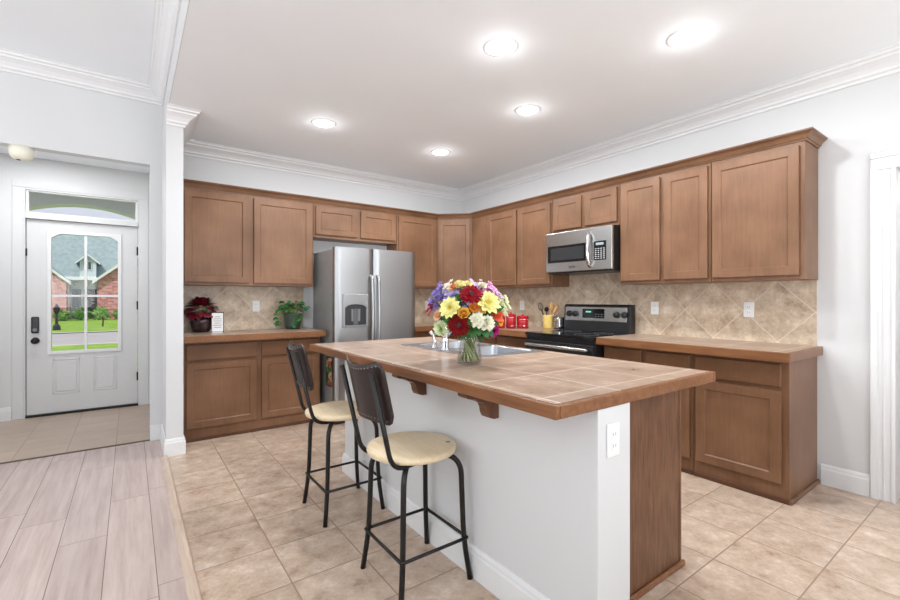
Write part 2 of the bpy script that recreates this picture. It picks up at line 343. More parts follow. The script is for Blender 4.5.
def frame_plate(bm, x0, x1, z0, z1, hx0, hx1, hz0, hz1, y0, y1, clip):
    """door slab with one window hole whose top corners are cut off"""
    hole = [(hx0, hz0), (hx1, hz0), (hx1, hz1 - clip), (hx1 - clip * 1.5, hz1), (hx0 + clip * 1.5, hz1), (hx0, hz1 - clip)]
    outer = [(x0, z0), (x1, z0), (x1, hz1 - clip), (x1, z1), (x0, z1), (x0, hz1 - clip)]
    V = {}
    for nm, L in (('o', outer), ('h', hole)):
        for y in (0, 1): V[nm, y] = [bm.verts.new((x, (y0, y1)[y], z)) for x, z in L]
    for i in range(6):
        j = (i + 1) % 6
        bm.faces.new((V['o', 0][i], V['o', 0][j], V['h', 0][j], V['h', 0][i])); bm.faces.new((V['o', 1][j], V['o', 1][i], V['h', 1][i], V['h', 1][j]))
        bm.faces.new((V['o', 0][j], V['o', 0][i], V['o', 1][i], V['o', 1][j])); bm.faces.new((V['h', 0][i], V['h', 0][j], V['h', 1][j], V['h', 1][i]))
bm = bmesh.new(); frame_plate(bm, dx0, dx1, dz0, dz1, gx0, gx1, gz0, gz1, YD + .03, YD + .075, .05)
def raised(bm, x0, x1, z0, z1, y):
    for a, b, c in ((0, .014, .012),):
        pass
    # moulding ring and raised field
    box(bm, x0, y - .005, z0, x0 + .016, y + .002, z1); box(bm, x1 - .016, y - .005, z0, x1, y + .002, z1)
    box(bm, x0, y - .005, z0, x1, y + .002, z0 + .016); box(bm, x0, y - .005, z1 - .016, x1, y + .002, z1)
    box(bm, x0 + .03, y - .007, z0 + .03, x1 - .03, y + .002, z1 - .03)
for a, b in ((-.69, -.46), (-.34, -.125)): raised(bm, a, b, .225, .615, YD + .03)
door = struct('door_1', bm, 'doorpaint', bevel=.004)
bm = bmesh.new(); frame_plate(bm, gx0 - .035, gx1 + .035, gz0 - .035, gz1 + .035, gx0, gx1, gz0, gz1, YD + .016, YD + .032, .05); mesh_obj('glazing_frame', bm, 'trim', door, bevel=.004)
mesh_obj('pane', boxes((gx0, YD + .05, gz0, gx1, YD + .054, gz1)), 'glass', door)
mesh_obj('muntin', boxes((-.421, YD + .032, gz0, -.397, YD + .07, gz1), (gx0, YD + .033, 1.30, gx1, YD + .069, 1.325)), 'trim', door)
for z in (.35, 1.2, 1.85):
    hg = mesh_obj('hinge', boxes((.062, YD + .012, z - .05, .088, YD + .034, z + .05)), 'dark', door)
for z in (1.78,): mesh_obj('hinge', boxes((-.915, YD + .012, z - .04, -.893, YD + .034, z + .04)), 'dark', door)
lk = mesh_obj('deadbolt', boxes((-.862, YD, .905, -.797, YD + .032, 1.085)), 'black', door, bevel=.015, seg=3)
bm = bmesh.new(); lathe(bm, [(.018, 0), (.018, .02)], seg=16); bmesh.ops.rotate(bm, verts=bm.verts, matrix=Matrix.Rotation(PI / 2, 3, 'X')); bmesh.ops.translate(bm, verts=bm.verts, vec=(-.829, YD, .945)); mesh_obj('thumb_turn', bm, 'grey', lk)
bm = bmesh.new(); lathe(bm, [(.035, -.03), (.035, -.02), (.014, -.015), (.014, .012), (.026, .02), (.031, .034), (.026, .048), (.012, .054)], seg=24)
bmesh.ops.rotate(bm, verts=bm.verts, matrix=Matrix.Rotation(PI / 2, 3, 'X')); bmesh.ops.translate(bm, verts=bm.verts, vec=(-.829, YD, .825)); mesh_obj('door_knob', bm, 'dark', door, smooth=True)

# ------------------------------------------------------------------ outside: porch, lawn, street, house opposite
struct('porch_ceiling', boxes((-3.2, 6.6, 2.95, 2.4, 8.7, 3.05)), 'trim')
bm = bmesh.new()
arc = [(-.55 + 2.1 * math.sin(a), 2.66 - 2.6 * (1 - math.cos(a))) for a in [(-1 + i / 12) * .8 for i in range(25)]]
arc = [(x, z) for x, z in arc]
prism(bm, [(x, 8.4, z) for x, z in arc] + [(2.2, 8.4, arc[-1][1]), (2.2, 8.4, 3.0), (-3.2, 8.4, 3.0), (-3.2, 8.4, arc[0][1])], (0, .25, 0)); struct('porch_beam', bm, 'trim')
struct('porch_post', boxes((-2.75, 8.4, -.66, -2.45, 8.65, 2.0), (1.3, 8.4, -.66, 1.6, 8.65, 2.0)), 'trim')
struct('porch_slab', boxes((-3.2, 6.6, -.66, 2.4, 8.7, -.02)), plain('concrete', S(180, 176, 168), .8))
def grass_mat():
    t = NT('lawn_grass'); g = t.n('ShaderNodeNewGeometry'); n = t.noise(g.outputs['Position'], 1.2, 8, .7)
    t.l(t.ramp(n, [(.3, S(96, 140, 34)), (.7, S(160, 196, 66))]), t.b.inputs['Base Color']); t.set(.9); return t.m
M['grass'] = grass_mat()
struct('lawn', boxes((-60, 8.7, -.9, 60, 24.3, -.66), (-60, 32.9, -.9, 60, 75, -.66)), 'grass')
struct('street', boxes((-60, 24.3, -.9, 60, 32.9, -.70)), plain('asphalt', S(176, 172, 172), .85, var=.08, scale=1))
struct('street_curb', boxes((-60, 24.0, -.9, 60, 24.3, -.64), (-60, 32.9, -.9, 60, 33.2, -.64)), plain('curb_concrete', S(205, 200, 192), .8))
def brick_mat():
    t = NT('pink_brick'); g = t.n('ShaderNodeNewGeometry'); mp = t.n('ShaderNodeMapping'); mp.inputs['Rotation'].default_value = (PI / 2, 0, 0); t.l(g.outputs['Position'], mp.inputs[0])
    b = t.n('ShaderNodeTexBrick'); t.l(mp.outputs[0], b.inputs['Vector']); b.inputs['Scale'].default_value = 1.6
    b.inputs['Color1'].default_value = S(170, 96, 96); b.inputs['Color2'].default_value = S(218, 158, 154); b.inputs['Mortar'].default_value = S(206, 188, 180)
    b.inputs['Mortar Size'].default_value = .012; t.l(b.outputs[0], t.b.inputs['Base Color']); t.set(.9); return t.m
M['brick'] = brick_mat()
M['roof'] = plain('grey_roof_shingles', S(150, 168, 170), .9, var=.14, scale=3)
M['siding'] = plain('pale_blue_siding', S(214, 226, 230), .7)
M['winglass'] = plain('dark_window_glass', S(70, 84, 94), .08)
HY = 55.0
h = thing('house', 'pink brick house with grey gabled roof across the street, seen through the front door glass', 'house', (-3.6, HY, -.66))
gz = -.66
# u -> x at Y=55: door glass spans x about -5.9 .. -1.1
mesh_obj('wall', boxes((-16, HY, gz, 9, HY + 9, 3.3)), 'brick', h)
def gable(cx, hw, y0, y1, eave, peak, nm):
    b = bmesh.new(); prism(b, [(cx - hw, y0, gz), (cx + hw, y0, gz), (cx + hw, y0, eave), (cx, y0, peak), (cx - hw, y0, eave)], (0, y1 - y0, 0)); return mesh_obj(nm, b, 'brick', h)
def gable_roof(cx, hw, y0, y1, eave, peak, ov=.35, th=.22):
    b = bmesh.new(); s = (peak - eave) / hw
    prism(b, [(cx - hw - ov, y0 - .4, eave - s * ov), (cx, y0 - .4, peak), (cx + hw + ov, y0 - .4, eave - s * ov), (cx + hw + ov, y0 - .4, eave - s * ov + th), (cx, y0 - .4, peak + th * 1.2), (cx - hw - ov, y0 - .4, eave - s * ov + th)], (0, y1 - y0, 0))
    r = mesh_obj('gable_roof', b, 'roof', h)
    b = bmesh.new()
    prism(b, [(cx - hw - ov, y0 - .46, eave - s * ov - .05), (cx, y0 - .46, peak - .05), (cx + hw + ov, y0 - .46, eave - s * ov - .05), (cx + hw + ov, y0 - .46, eave - s * ov + th), (cx, y0 - .46, peak + th * 1.2), (cx - hw - ov, y0 - .46, eave - s * ov + th)], (0, .08, 0))
    mesh_obj('rake_board', b, 'trim', r)
gable(-7.6, 2.9, HY - 2.2, HY + 3, 2.9, 5.5, 'gable_wall'); gable_roof(-7.6, 2.9, HY - 2.2, HY + 5, 2.9, 5.5)
gable(.4, 2.9, HY - 2.2, HY + 3, 3.0, 5.5, 'gable_wall'); gable_roof(.4, 2.9, HY - 2.2, HY + 5, 3.0, 5.5)
b = bmesh.new(); prism(b, [(-17, HY - .6, 3.1), (-17, HY + 9.6, 3.1), (-17, HY + 4.8, 9.6)], (27, 0, 0)); mesh_obj('main_roof', b, 'roof', h)
mesh_obj('porch_wall', boxes((-4.6, HY - .05, gz, -2.4, HY + .1, 3.2)), 'siding', h)
b = bmesh.new(); prism(b, [(-3.85, HY - .9, 3.3), (-2.65, HY - .9, 3.3), (-2.65, HY - .9, 4.85), (-3.25, HY - .9, 5.4), (-3.85, HY - .9, 4.85)], (0, 5, 0)); dm = mesh_obj('dormer', b, 'siding', h)
gable_roof(-3.25, .62, HY - .9, HY + 4, 4.85, 5.42, .3, .12)
mesh_obj('dormer_window', boxes((-3.55, HY - .96, 4.0, -2.95, HY - .88, 4.85)), 'trim', h)
mesh_obj('pane', boxes((-3.48, HY - .98, 4.08, -3.27, HY - .95, 4.77), (-3.23, HY - .98, 4.08, -3.02, HY - .95, 4.77)), 'winglass', dm)
mesh_obj('eave_board', boxes((-6.0, HY - .95, 3.05, -.9, HY - .55, 3.32)), 'trim', h)
mesh_obj('entry_door', boxes((-3.6, HY - .12, gz, -2.5, HY - .04, 2.2)), plain('dark_entry', S(60, 62, 60), .5), h)
mesh_obj('window', boxes((-4.45, HY - .14, .5, -3.8, HY - .04, 2.2)), 'winglass', h)
for x in (-4.7, -2.0): mesh_obj('porch_column', boxes((x - .12, HY - .9, gz, x + .12, HY - .66, 3.1)), 'trim', h)
def leaf_cloud(bm, c, r, n, size, rnd):
    for i in range(n):
        d = Vector((rnd.gauss(0, 1), rnd.gauss(0, 1), rnd.gauss(0, 1))).normalized()
        rr = rnd.uniform(.55, 1.0)
        p = Vector(c) + Vector((d.x * r[0], d.y * r[1], d.z * r[2])) * rr
        a = Vector((rnd.gauss(0, 1), rnd.gauss(0, 1), rnd.gauss(0, 1))).normalized(); b_ = a.cross(d).normalized() if abs(a.dot(d)) < .95 else a.orthogonal().normalized()
        s = size * rnd.uniform(.7, 1.3)
        q = [p - b_ * s * .1, p + a * s * .5 - b_ * s * .35, p + a * s, p + a * s * .5 + b_ * s * .35]
        q[2] += d * s * .25
        bm.faces.new([bm.verts.new(v) for v in q])
leafm = [plain('shrub_leaf_a', S(96, 144, 58), .6, var=.3, scale=3), plain('shrub_leaf_b', S(126, 166, 84), .6, var=.3, scale=3)]
rnd = random.Random(3)
for i, (x, y, r, lab) in enumerate(((-6.2, 51.0, .62, 'round green shrub left of the front entry of the house opposite'), (-4.85, 50.8, .6, 'dark green shrub beside the black lamp post of the house opposite'), (-3.5, 51.0, .62, 'low green shrub in front of the dark entry of the house opposite'), (-2.1, 51.0, .7, 'tall green shrub right of the entry of the house opposite'), (-.7, 51.0, .6, 'green shrub at the foot of the right brick gable opposite'))):
    t = thing('shrub', lab, 'shrub', (x, y, gz), 'shrubs in front of the house opposite')
    b = bmesh.new(); leaf_cloud(b, (x, y, gz + r * .8), (r * .9, r * .8, r * .85), 420, .22, rnd); mesh_obj('foliage', b, leafm[i % 2], t)
    b = bmesh.new(); tube(b, [(x, y, gz), (x + .05, y, gz + r * .9)], [.08, .03], 8); mesh_obj('stem', b, 'cabgap', t)
t = thing('lamp_post', 'black lamp post standing on the lawn across the street', 'lamp post', (-3.65, 36.0, gz))
b = bmesh.new(); lathe(b, [(.20, gz), (.18, gz + .25), (.08, gz + .4), (.05, gz + .95), (.05, gz + 1.0)], -3.65, 36.0, 14); mesh_obj('post', b, 'black', t)
b = bmesh.new(); lathe(b, [(.07, gz + 1.0), (.15, gz + 1.15), (.17, gz + 1.4), (.09, gz + 1.5), (.03, gz + 1.62)], -3.65, 36.0, 14); mesh_obj('lantern', b, 'dark', t)
t = thing('young_tree', 'small thin young tree on the lawn across the street', 'tree', (-1.55, 39.0, gz))
b = bmesh.new(); tube(b, [(-1.55, 39, gz), (-1.52, 39, gz + .5), (-1.56, 39, gz + 1.05)], [.05, .035, .015], 8); mesh_obj('trunk', b, 'cabgap', t)
b = bmesh.new(); leaf_cloud(b, (-1.55, 39, gz + 1.0), (.34, .3, .3), 160, .10, rnd); mesh_obj('foliage', b, leafm[1], t)

# ------------------------------------------------------------------ cabinets
def door_bm(w, hgt, t=.022, rail=.058, rec=.009):
    """shaker door, local x 0..w, z 0..h, front at y=-t, back at y=0"""
    bm = bmesh.new()
    def ring(o, y): return [bm.verts.new(p) for p in ((o, y, o), (w - o, y, o), (w - o, y, hgt - o), (o, y, hgt - o))]
    bk = ring(0, 0); e0 = ring(0, -t + .003); e1 = ring(.003, -t); r0 = ring(rail, -t); r1 = ring(rail + .006, -t + rec * .6); r2 = ring(rail + .008, -t + rec)
    bm.faces.new(bk); L = [bk, e0, e1, r0, r1, r2]
    for a, b in zip(L, L[1:]):
        for i in range(4): bm.faces.new((a[i], a[(i + 1) % 4], b[(i + 1) % 4], b[i]))
    bm.faces.new(r2[::-1]); return bm
def slab_bm(w, hgt, t=.022):
    bm = bmesh.new()
    def ring(o, y): return [bm.verts.new(p) for p in ((o, y, o), (w - o, y, o), (w - o, y, hgt - o), (o, y, hgt - o))]
    bk = ring(0, 0); e0 = ring(0, -t + .004); e1 = ring(.004, -t); bm.faces.new(bk)
    for a, b in ((bk, e0), (e0, e1)):
        for i in range(4): bm.faces.new((a[i], a[(i + 1) % 4], b[(i + 1) % 4], b[i]))
    bm.faces.new(e1[::-1]); return bm
def place_front(bm, p0, direction):
    """local x axis -> direction (unit xy), local -y -> to the viewer's side (right of direction)"""
    d = Vector(direction).normalized(); n = Vector((d.y, -d.x))   # outward
    for v in bm.verts:
        x, y, z = v.co
        v.co = Vector((p0[0] + d.x * x + n.x * (-y), p0[1] + d.y * x + n.y * (-y), p0[2] + z))
    return bm
UB, UT = 1.41, 2.335
YU, YB, XU, XB = 4.74, 4.52, 3.582, 3.305   # front planes: back uppers, back bases, right uppers, right bases
def unit_back(name, label, cat, x0, x1, z0, z1, yf, fronts, group, base=False):
    t = thing(name, label, cat, ((x0 + x1) / 2, yf + .15, z0), group)
    mesh_obj('body', boxes((x0, yf, z0, x1, YW - .006, z1)), 'cab', t, bevel=.002)
    for kind, a, b, c, d in fronts:
        bm = door_bm(b - a, d - c) if kind == 'door' else slab_bm(b - a, d - c)
        mesh_obj(kind, place_front(bm, (a, yf - .001, c), (1, 0)), 'cab' if kind == 'door' else 'cabx', t)
    if base:
        mesh_obj('toe_trim', boxes((x0, yf - .012, 0, x1, yf + .003, .03)), 'toe', t, bevel=.004)
    return t
def unit_right(name, label, cat, y0, y1, z0, z1, xf, fronts, group, base=False):
    """y0<y1; fronts given as (kind, ya, yb, za, zb) with ya<yb"""
    t = thing(name, label, cat, (xf + .15, (y0 + y1) / 2, z0), group)
    mesh_obj('body', boxes((xf, y0, z0, XW - .006, y1, z1)), 'cab', t, bevel=.002)
    for kind, a, b, c, d in fronts:
        bm = door_bm(b - a, d - c) if kind == 'door' else slab_bm(b - a, d - c)
        mesh_obj(kind, place_front(bm, (xf - .001, b, c), (0, -1)), 'cab' if kind == 'door' else 'cabx', t)
    return t
GU, GB = 'upper kitchen cabinets', 'base kitchen cabinets'
dz0u, dz1u = 1.437, 2.295
unit_back('upper_cabinet', 'brown two-door upper cabinet left of the fridge, above the potted plants', 'cabinet', .357, 1.612, UB, UT, YU, [('door', .404, .962, dz0u, dz1u), ('door', 1.006, 1.592, dz0u, dz1u)], GU)
unit_back('upper_cabinet', 'short brown two-door cabinet mounted above the refrigerator', 'cabinet', 1.616, 2.648, 1.952, UT, YU, [('door', 1.637, 2.117, 1.985, dz1u), ('door', 2.167, 2.629, 1.985, dz1u)], GU)
unit_back('upper_cabinet', 'tall brown single-door upper cabinet just right of the refrigerator', 'cabinet', 2.652, 3.252, UB, UT, YU, [('door', 2.671, 3.222, dz0u, dz1u)], GU)
# diagonal corner cabinet
t = thing('corner_cabinet', 'diagonal brown corner cabinet between the back and right upper cabinets', 'cabinet', (3.55, 4.7, UB), GU)
bm = bmesh.new(); prism(bm, [(3.256, YU, UB), (XU, 4.416, UB), (XW - .006, 4.416, UB), (XW - .006, YW - .006, UB), (3.256, YW - .006, UB)], (0, 0, UT - UB)); mesh_obj('body', bm, 'cab', t)
dgl = Vector((XU - 3.256, 4.416 - YU)); dl = dgl.length; du = dgl / dl
mesh_obj('door', place_front(door_bm(dl - .05, dz1u - dz0u), (3.256 + du.x * .025, YU + du.y * .025, dz0u), du), 'cab', t)
t = unit_right('upper_cabinet', 'tall brown two-door upper cabinet left of the microwave, with a corner filler', 'cabinet', 3.08, 4.412, UB, UT, XU, [('door', 3.60, 4.09, dz0u, dz1u), ('door', 3.10, 3.565, dz0u, dz1u)], GU)
mesh_obj('filler_panel', place_front(slab_bm(.25, dz1u - dz0u, .012), (XU - .001, 4.39, dz0u), (0, -1)), 'cab', t)
unit_right('upper_cabinet', 'short brown two-door upper cabinet directly above the microwave', 'cabinet', 2.297, 3.076, 1.952, UT, XU, [('door', 2.705, 3.055, 1.985, dz1u), ('door', 2.315, 2.66, 1.985, dz1u)], GU)
unit_right('upper_cabinet', 'tall brown upper cabinet with two narrow doors right of the microwave', 'cabinet', 1.524, 2.293, UB, UT, XU, [('door', 1.917, 2.272, dz0u, dz1u), ('door', 1.542, 1.882, dz0u, dz1u)], GU)
unit_right('upper_cabinet', 'brown upper cabinet with one wide door at the open end of the run', 'cabinet', .947, 1.520, UB, UT, XU, [('door', .975, 1.508, dz0u, dz1u)], GU)
ccp = [(0, UT - .014), (.008, UT - .014), (.010, UT - .004), (.017, UT - .001), (.020, UT + .008), (.028, UT + .022), (.040, UT + .032), (.046, UT + .034), (.048, UT + .039), (.052, UT + .040), (.052, UT + .048), (0, UT + .048)]
bm = bmesh.new(); sweep(bm, ccp, [(.357, YU), (3.256, YU), (XU, 4.416), (XU, .947), (XW - .006, .947)])
tag(mesh_obj('cabinet_crown_molding', bm, M['cabx']), 'brown wooden crown molding running along the top of all upper cabinets', 'molding')
# bases
zb1 = .885
unit_back('base_cabinet', 'brown base cabinet with two drawers and two doors, left of the refrigerator', 'cabinet', .357, 1.612, 0, zb1, YB,
          [('drawer', .402, .985, .725, .868), ('door', .402, .985, .118, .700), ('drawer', 1.03, 1.595, .725, .868), ('door', 1.03, 1.595, .118, .700)], GB, base=True)
unit_back('base_cabinet', 'brown base cabinet between the refrigerator and the corner, behind the island', 'cabinet', 2.64, XB - .01, 0, zb1, YB,
          [('drawer', 2.66, 3.15, .725, .868), ('door', 2.66, 3.15, .118, .700)], GB, base=True)
def toe_right(t, y0, y1): mesh_obj('toe_trim', boxes((XB - .014, y0, 0, XB + .003, y1, .03)), 'toe', t, bevel=.004)
t = unit_right('base_cabinet', 'brown corner base cabinet left of the range, under the red canisters', 'cabinet', 3.085, YW - .01, 0, zb1, XB, [('drawer', 3.11, 3.60, .725, .868), ('door', 3.11, 3.60, .118, .700), ('drawer', 3.65, 4.15, .725, .868), ('door', 3.65, 4.15, .118, .700)], GB)
toe_right(t, 3.085, 4.48)
t = unit_right('base_cabinet', 'brown base cabinet with two drawers right of the range, partly behind the island', 'cabinet', 1.524, 2.272, 0, zb1, XB, [('drawer', 1.918, 2.252, .725, .868), ('door', 1.918, 2.252, .118, .700), ('drawer', 1.545, 1.878, .725, .868), ('door', 1.545, 1.878, .118, .700)], GB)
toe_right(t, 1.524, 2.272)
t = unit_right('base_cabinet', 'brown end base cabinet with one drawer over one wide door, nearest the doorway', 'cabinet', .952, 1.520, 0, zb1, XB, [('drawer', .99, 1.500, .725, .868), ('door', .99, 1.500, .118, .700)], GB)
toe_right(t, .945, 1.520)
mesh_obj('shoe_molding', boxes((XB - .014, .936, 0, XW - .006, .955, .03)), 'cabx', t, bevel=.008)

# ------------------------------------------------------------------ counters and backsplash
ZT = .952
def counter(name, label, polys, edges):
    t = thing(name, label, 'countertop', (*polys[0][:2], ZT - .06), 'tiled countertops')
    bm = bmesh.new()
    for x0, y0, x1, y1 in polys: box(bm, x0, y0, ZT - .058, x1, y1, ZT)
    mesh_obj('tile_top', bm, 'counter', t)
    bm = bmesh.new()
    for e in edges: box(bm, *e)
    mesh_obj('wood_edge', bm, 'edge', t, bevel=.004)
    return t
YF, XF = 4.39, 3.195
counter('countertop', 'tan tiled countertop with brown wood edge left of the refrigerator', [(.357, YF + .02, 1.608, YW - .008)], [(.357, YF, ZT - .06, 1.628, YF + .0199, ZT - .001), (1.6081, YF + .02, ZT - .06, 1.628, YW - .008, ZT - .001)])
counter('countertop', 'L-shaped tan tiled countertop in the corner left of the range', [(2.64, YF + .02, XF + .02, YW - .008), (XF + .02, 3.083, XW - .008, YW - .008)], [(2.62, YF, ZT - .06, XF, YF + .0199, ZT - .001), (2.62, YF + .02, ZT - .06, 2.6399, YW - .008, ZT - .001), (XF, 3.083, ZT - .06, XF + .0199, YF + .0199, ZT - .001)])
counter('countertop', 'tan tiled countertop right of the range, ending near the doorway', [(XF + .02, .94, XW - .008, 2.274)], [(XF, .92, ZT - .06, XF + .0199, 2.274, ZT - .001), (XF + .02, .92, ZT - .06, XW - .008, .9399, ZT - .001)])
struct('backsplash_back', boxes((.357, YW - .007, ZT - .05, 1.59, YW, UB + .03), (2.6, YW - .007, ZT - .05, XW, YW, UB + .03)), 'splash_back')
struct('backsplash_right', boxes((XW - .007, .955, ZT - .05, XW, YW - .007, 1.56)), 'splash_right')

# ------------------------------------------------------------------ island
IX0, IX1, IY0, IY1 = 1.065, 2.165, .90, 3.215
ZI = .947
t = thing('island_countertop', 'tan tiled island countertop with brown wood edge, holding the sink and the flowers', 'countertop', (1.62, 2.05, ZI - .06), 'tiled countertops')
SX0, SX1, SY0, SY1 = 1.60, 2.10, 1.90, 2.74       # sink cut-out
bm = bmesh.new(); xs = [IX0 + .02, SX0, SX1, IX1 - .02]; ys = [IY0 + .02, SY0, SY1, IY1 - .02]
for z in (ZI - .046, ZI):
    V = [[bm.verts.new((x, y, z)) for y in ys] for x in xs]
    for i in range(3):
        for j in range(3):
            if (i, j) != (1, 1): bm.faces.new((V[i][j], V[i + 1][j], V[i + 1][j + 1], V[i][j + 1]))
    if z < ZI - .01: LO = V
    else: HI = V
def wallq(a, b, c, d): bm.faces.new((a, b, c, d))
for i in range(3):
    wallq(LO[i][0], LO[i + 1][0], HI[i + 1][0], HI[i][0]); wallq(LO[i][3], LO[i + 1][3], HI[i + 1][3], HI[i][3])
    wallq(LO[0][i], LO[0][i + 1], HI[0][i + 1], HI[0][i]); wallq(LO[3][i], LO[3][i + 1], HI[3][i + 1], HI[3][i])
wallq(LO[1][1], LO[2][1], HI[2][1], HI[1][1]); wallq(LO[1][2], LO[2][2], HI[2][2], HI[1][2]); wallq(LO[1][1], LO[1][2], HI[1][2], HI[1][1]); wallq(LO[2][1], LO[2][2], HI[2][2], HI[2][1])
mesh_obj('tile_top', bm, 'counter', t)
mesh_obj('wood_edge', boxes((IX0, IY0, ZI - .046, IX0 + .0199, IY1, ZI - .001), (IX1 - .0199, IY0, ZI - .046, IX1, IY1, ZI - .001), (IX0 + .02, IY0, ZI - .046, IX1 - .02, IY0 + .0199, ZI - .001), (IX0 + .02, IY1 - .0199, ZI - .046, IX1 - .02, IY1, ZI - .001)), 'edge', t, bevel=.005)
isl = thing('kitchen_island', 'long kitchen island with white bar wall and brown wood end panel', 'kitchen island', (1.7, 2.0, 0))
mesh_obj('knee_wall', boxes((1.285, .905, 0, 1.478, 3.08, ZI - .046)), 'wall', isl, bevel=.003)
bm = bmesh.new(); sweep(bm, basep, [(1.478, 3.08), (1.285, 3.08), (1.285, .905), (1.478, .905)]); mesh_obj('baseboard', bm, 'trim', isl)
mesh_obj('cabinet_body', boxes((1.479, 1.062, 0, 2.12, 1.88, ZI - .046), (1.479, 2.76, 0, 2.12, 3.08, ZI - .046), (1.479, 1.88, 0, 2.12, 2.76, .70)), 'cab', isl)
mesh_obj('end_panel', boxes((1.4785, 1.046, 0, 2.135, 1.0615, ZI - .046), (2.12, 1.043, 0, 2.14, 1.066, ZI - .046)), 'oak', isl, bevel=.002)
mesh_obj('shoe_molding', boxes((1.4785, 1.028, 0, 2.155, 1.0459, .028)), 'edge', isl, bevel=.009)
for y0, y1, k in ((1.10, 1.45, 0), (1.48, 1.86, 0), (1.90, 2.30, 1), (2.33, 2.73, 1), (2.77, 3.06, 0)):
    mesh_obj('door', place_front(door_bm(y1 - y0, .60 if k else .64), (2.121, y0, .06), (0, 1)), 'cab', isl)
for yc in (1.43, 2.0, 2.56):
    bm = bmesh.new(); prof = [(1.284, ZI - .047), (1.284, .765), (1.258, .765), (1.236, .772), (1.226, .79), (1.222, .812), (1.212, .832), (1.192, .845), (1.170, .850), (1.160, .858), (1.150, .864), (1.118, .868), (1.106, .876), (1.103, ZI - .047)]
    prism(bm, [(x, yc - .03, z) for x, z in prof], (0, .06, 0)); mesh_obj('corbel', bm, 'corbel', isl, bevel=.002)

# sink
sk_ = thing('kitchen_sink', 'double-bowl stainless steel sink set into the island countertop', 'sink', (1.85, 2.32, ZI - .2))
bm = bmesh.new()
def bowl(bm, x0, y0, x1, y1, z, depth, r=.05):
    def rr(ins, zz):
        pts = []
        for cx, cy, a0 in ((x1 - r, y1 - r, 0), (x0 + r, y1 - r, PI / 2), (x0 + r, y0 + r, PI), (x1 - r, y0 + r, 1.5 * PI)):
            for k in range(6):
                a = a0 + k / 5 * PI / 2; q = r - ins
                pts.append(bm.verts.new((cx + math.cos(a) * q, cy + math.sin(a) * q, zz)))
        return pts
    L = [rr(0, z), rr(.004, z - .006), rr(.010, z - depth + .03), rr(.022, z - depth + .008), rr(.045, z - depth)]
    for a, b in zip(L, L[1:]):
        n = len(a)
        for i in range(n): bm.faces.new((a[i], a[(i + 1) % n], b[(i + 1) % n], b[i]))
    bm.faces.new(L[-1]); return L[0]
bowls = [(1.675, 1.925, 2.075, 2.305), (1.675, 2.335, 2.075, 2.715)]
for b_ in bowls: bowl(bm, *b_, ZI + .004, .17)
o = mesh_obj('basin', bm, 'sinksteel', sk_, smooth=True); so = o.modifiers.new('wall', 'SOLIDIFY'); so.thickness = .0015; so.offset = 0
bm = bmesh.new()
xs = [1.58, 1.675, 2.075, 2.12]; ys = [1.88, 1.925, 2.305, 2.335, 2.715, 2.76]
V = [[bm.verts.new((x, y, ZI + .004)) for y in ys] for x in xs]
for i in range(3):
    for j in range(5):
        if not (i == 1 and j in (1, 3)): bm.faces.new((V[i][j], V[i + 1][j], V[i + 1][j + 1], V[i][j + 1]))
o = mesh_obj('rim', bm, 'sinksteel', sk_); so = o.modifiers.new('th', 'SOLIDIFY'); so.thickness = .004; so.offset = -1
fa = thing('faucet', 'chrome pull-out faucet with lever behind the flower vase', 'faucet', (1.62, 2.27, ZI + .005))
bm = bmesh.new(); lathe(bm, [(.032, ZI + .005), (.030, ZI + .014), (.024, ZI + .02), (.022, ZI + .10), (.023, ZI + .105), (.023, ZI + .135), (.012, ZI + .15)], 1.62, 2.27, 24); mesh_obj('faucet_body', bm, 'chrome', fa, smooth=True)
bm = bmesh.new(); tube(bm, smooth_path([(1.62, 2.27, ZI + .085), (1.68, 2.275, ZI + .135), (1.76, 2.285, ZI + .155), (1.82, 2.29, ZI + .13), (1.835, 2.292, ZI + .10)], 5), [.014] * 20 + [.017], 12); mesh_obj('spout', bm, 'chrome', fa, smooth=True)
bm = bmesh.new(); tube(bm, smooth_path([(1.62, 2.27, ZI + .14), (1.60, 2.30, ZI + .155), (1.575, 2.33, ZI + .15)], 5), [.008] * 8 + [.007] * 2 + [.006], 10); mesh_obj('lever', bm, 'chrome', fa, smooth=True)
sp = thing('side_sprayer', 'small chrome side sprayer standing left of the faucet', 'sprayer', (1.615, 2.385, ZI + .005))
bm = bmesh.new(); lathe(bm, [(.022, ZI + .005), (.020, ZI + .02), (.014, ZI + .03), (.012, ZI + .06)], 1.615, 2.385, 18); mesh_obj('holder', bm, 'chrome', sp, smooth=True)
bm = bmesh.new(); tube(bm, smooth_path([(1.615, 2.385, ZI + .055), (1.613, 2.39, ZI + .09), (1.60, 2.41, ZI + .115)], 5), [.011] * 6 + [.013] * 4 + [.016], 12); mesh_obj('spray_head', bm, 'chrome', sp, smooth=True)

# ------------------------------------------------------------------ refrigerator
fr = thing('refrigerator', 'stainless steel side-by-side refrigerator with grey side, between the cabinets', 'refrigerator', (2.1, 4.55, 0))
FX0, FX1, FY, FZ = 1.655, 2.598, 4.20, 1.803
mesh_obj('case', boxes((FX0 + .014, FY + .085, .02, FX1 - .014, 4.90, FZ - .015)), 'fridgeside', fr, bevel=.004)
mesh_obj('kick_grille', boxes((FX0 + .02, FY + .08, .0, FX1 - .02, FY + .11, .10)), 'black', fr)
def fdoor(x0, x1):
    bm = bmesh.new(); n = 16; z0, z1 = .11, FZ
    xs = [x0 + (x1 - x0) * i / n for i in range(n + 1)]
    def yf(x):
        u = (x - x0) / (x1 - x0) * 2 - 1
        e = max(0, abs(u) - .84) / .16
        return FY + .004 * u * u + .020 * e * e
    f = [(x, yf(x)) for x in xs] + [(x1, FY + .08), (x0, FY + .08)]
    prism(bm, [(x, y, z0) for x, y in f], (0, 0, z1 - z0)); return bm
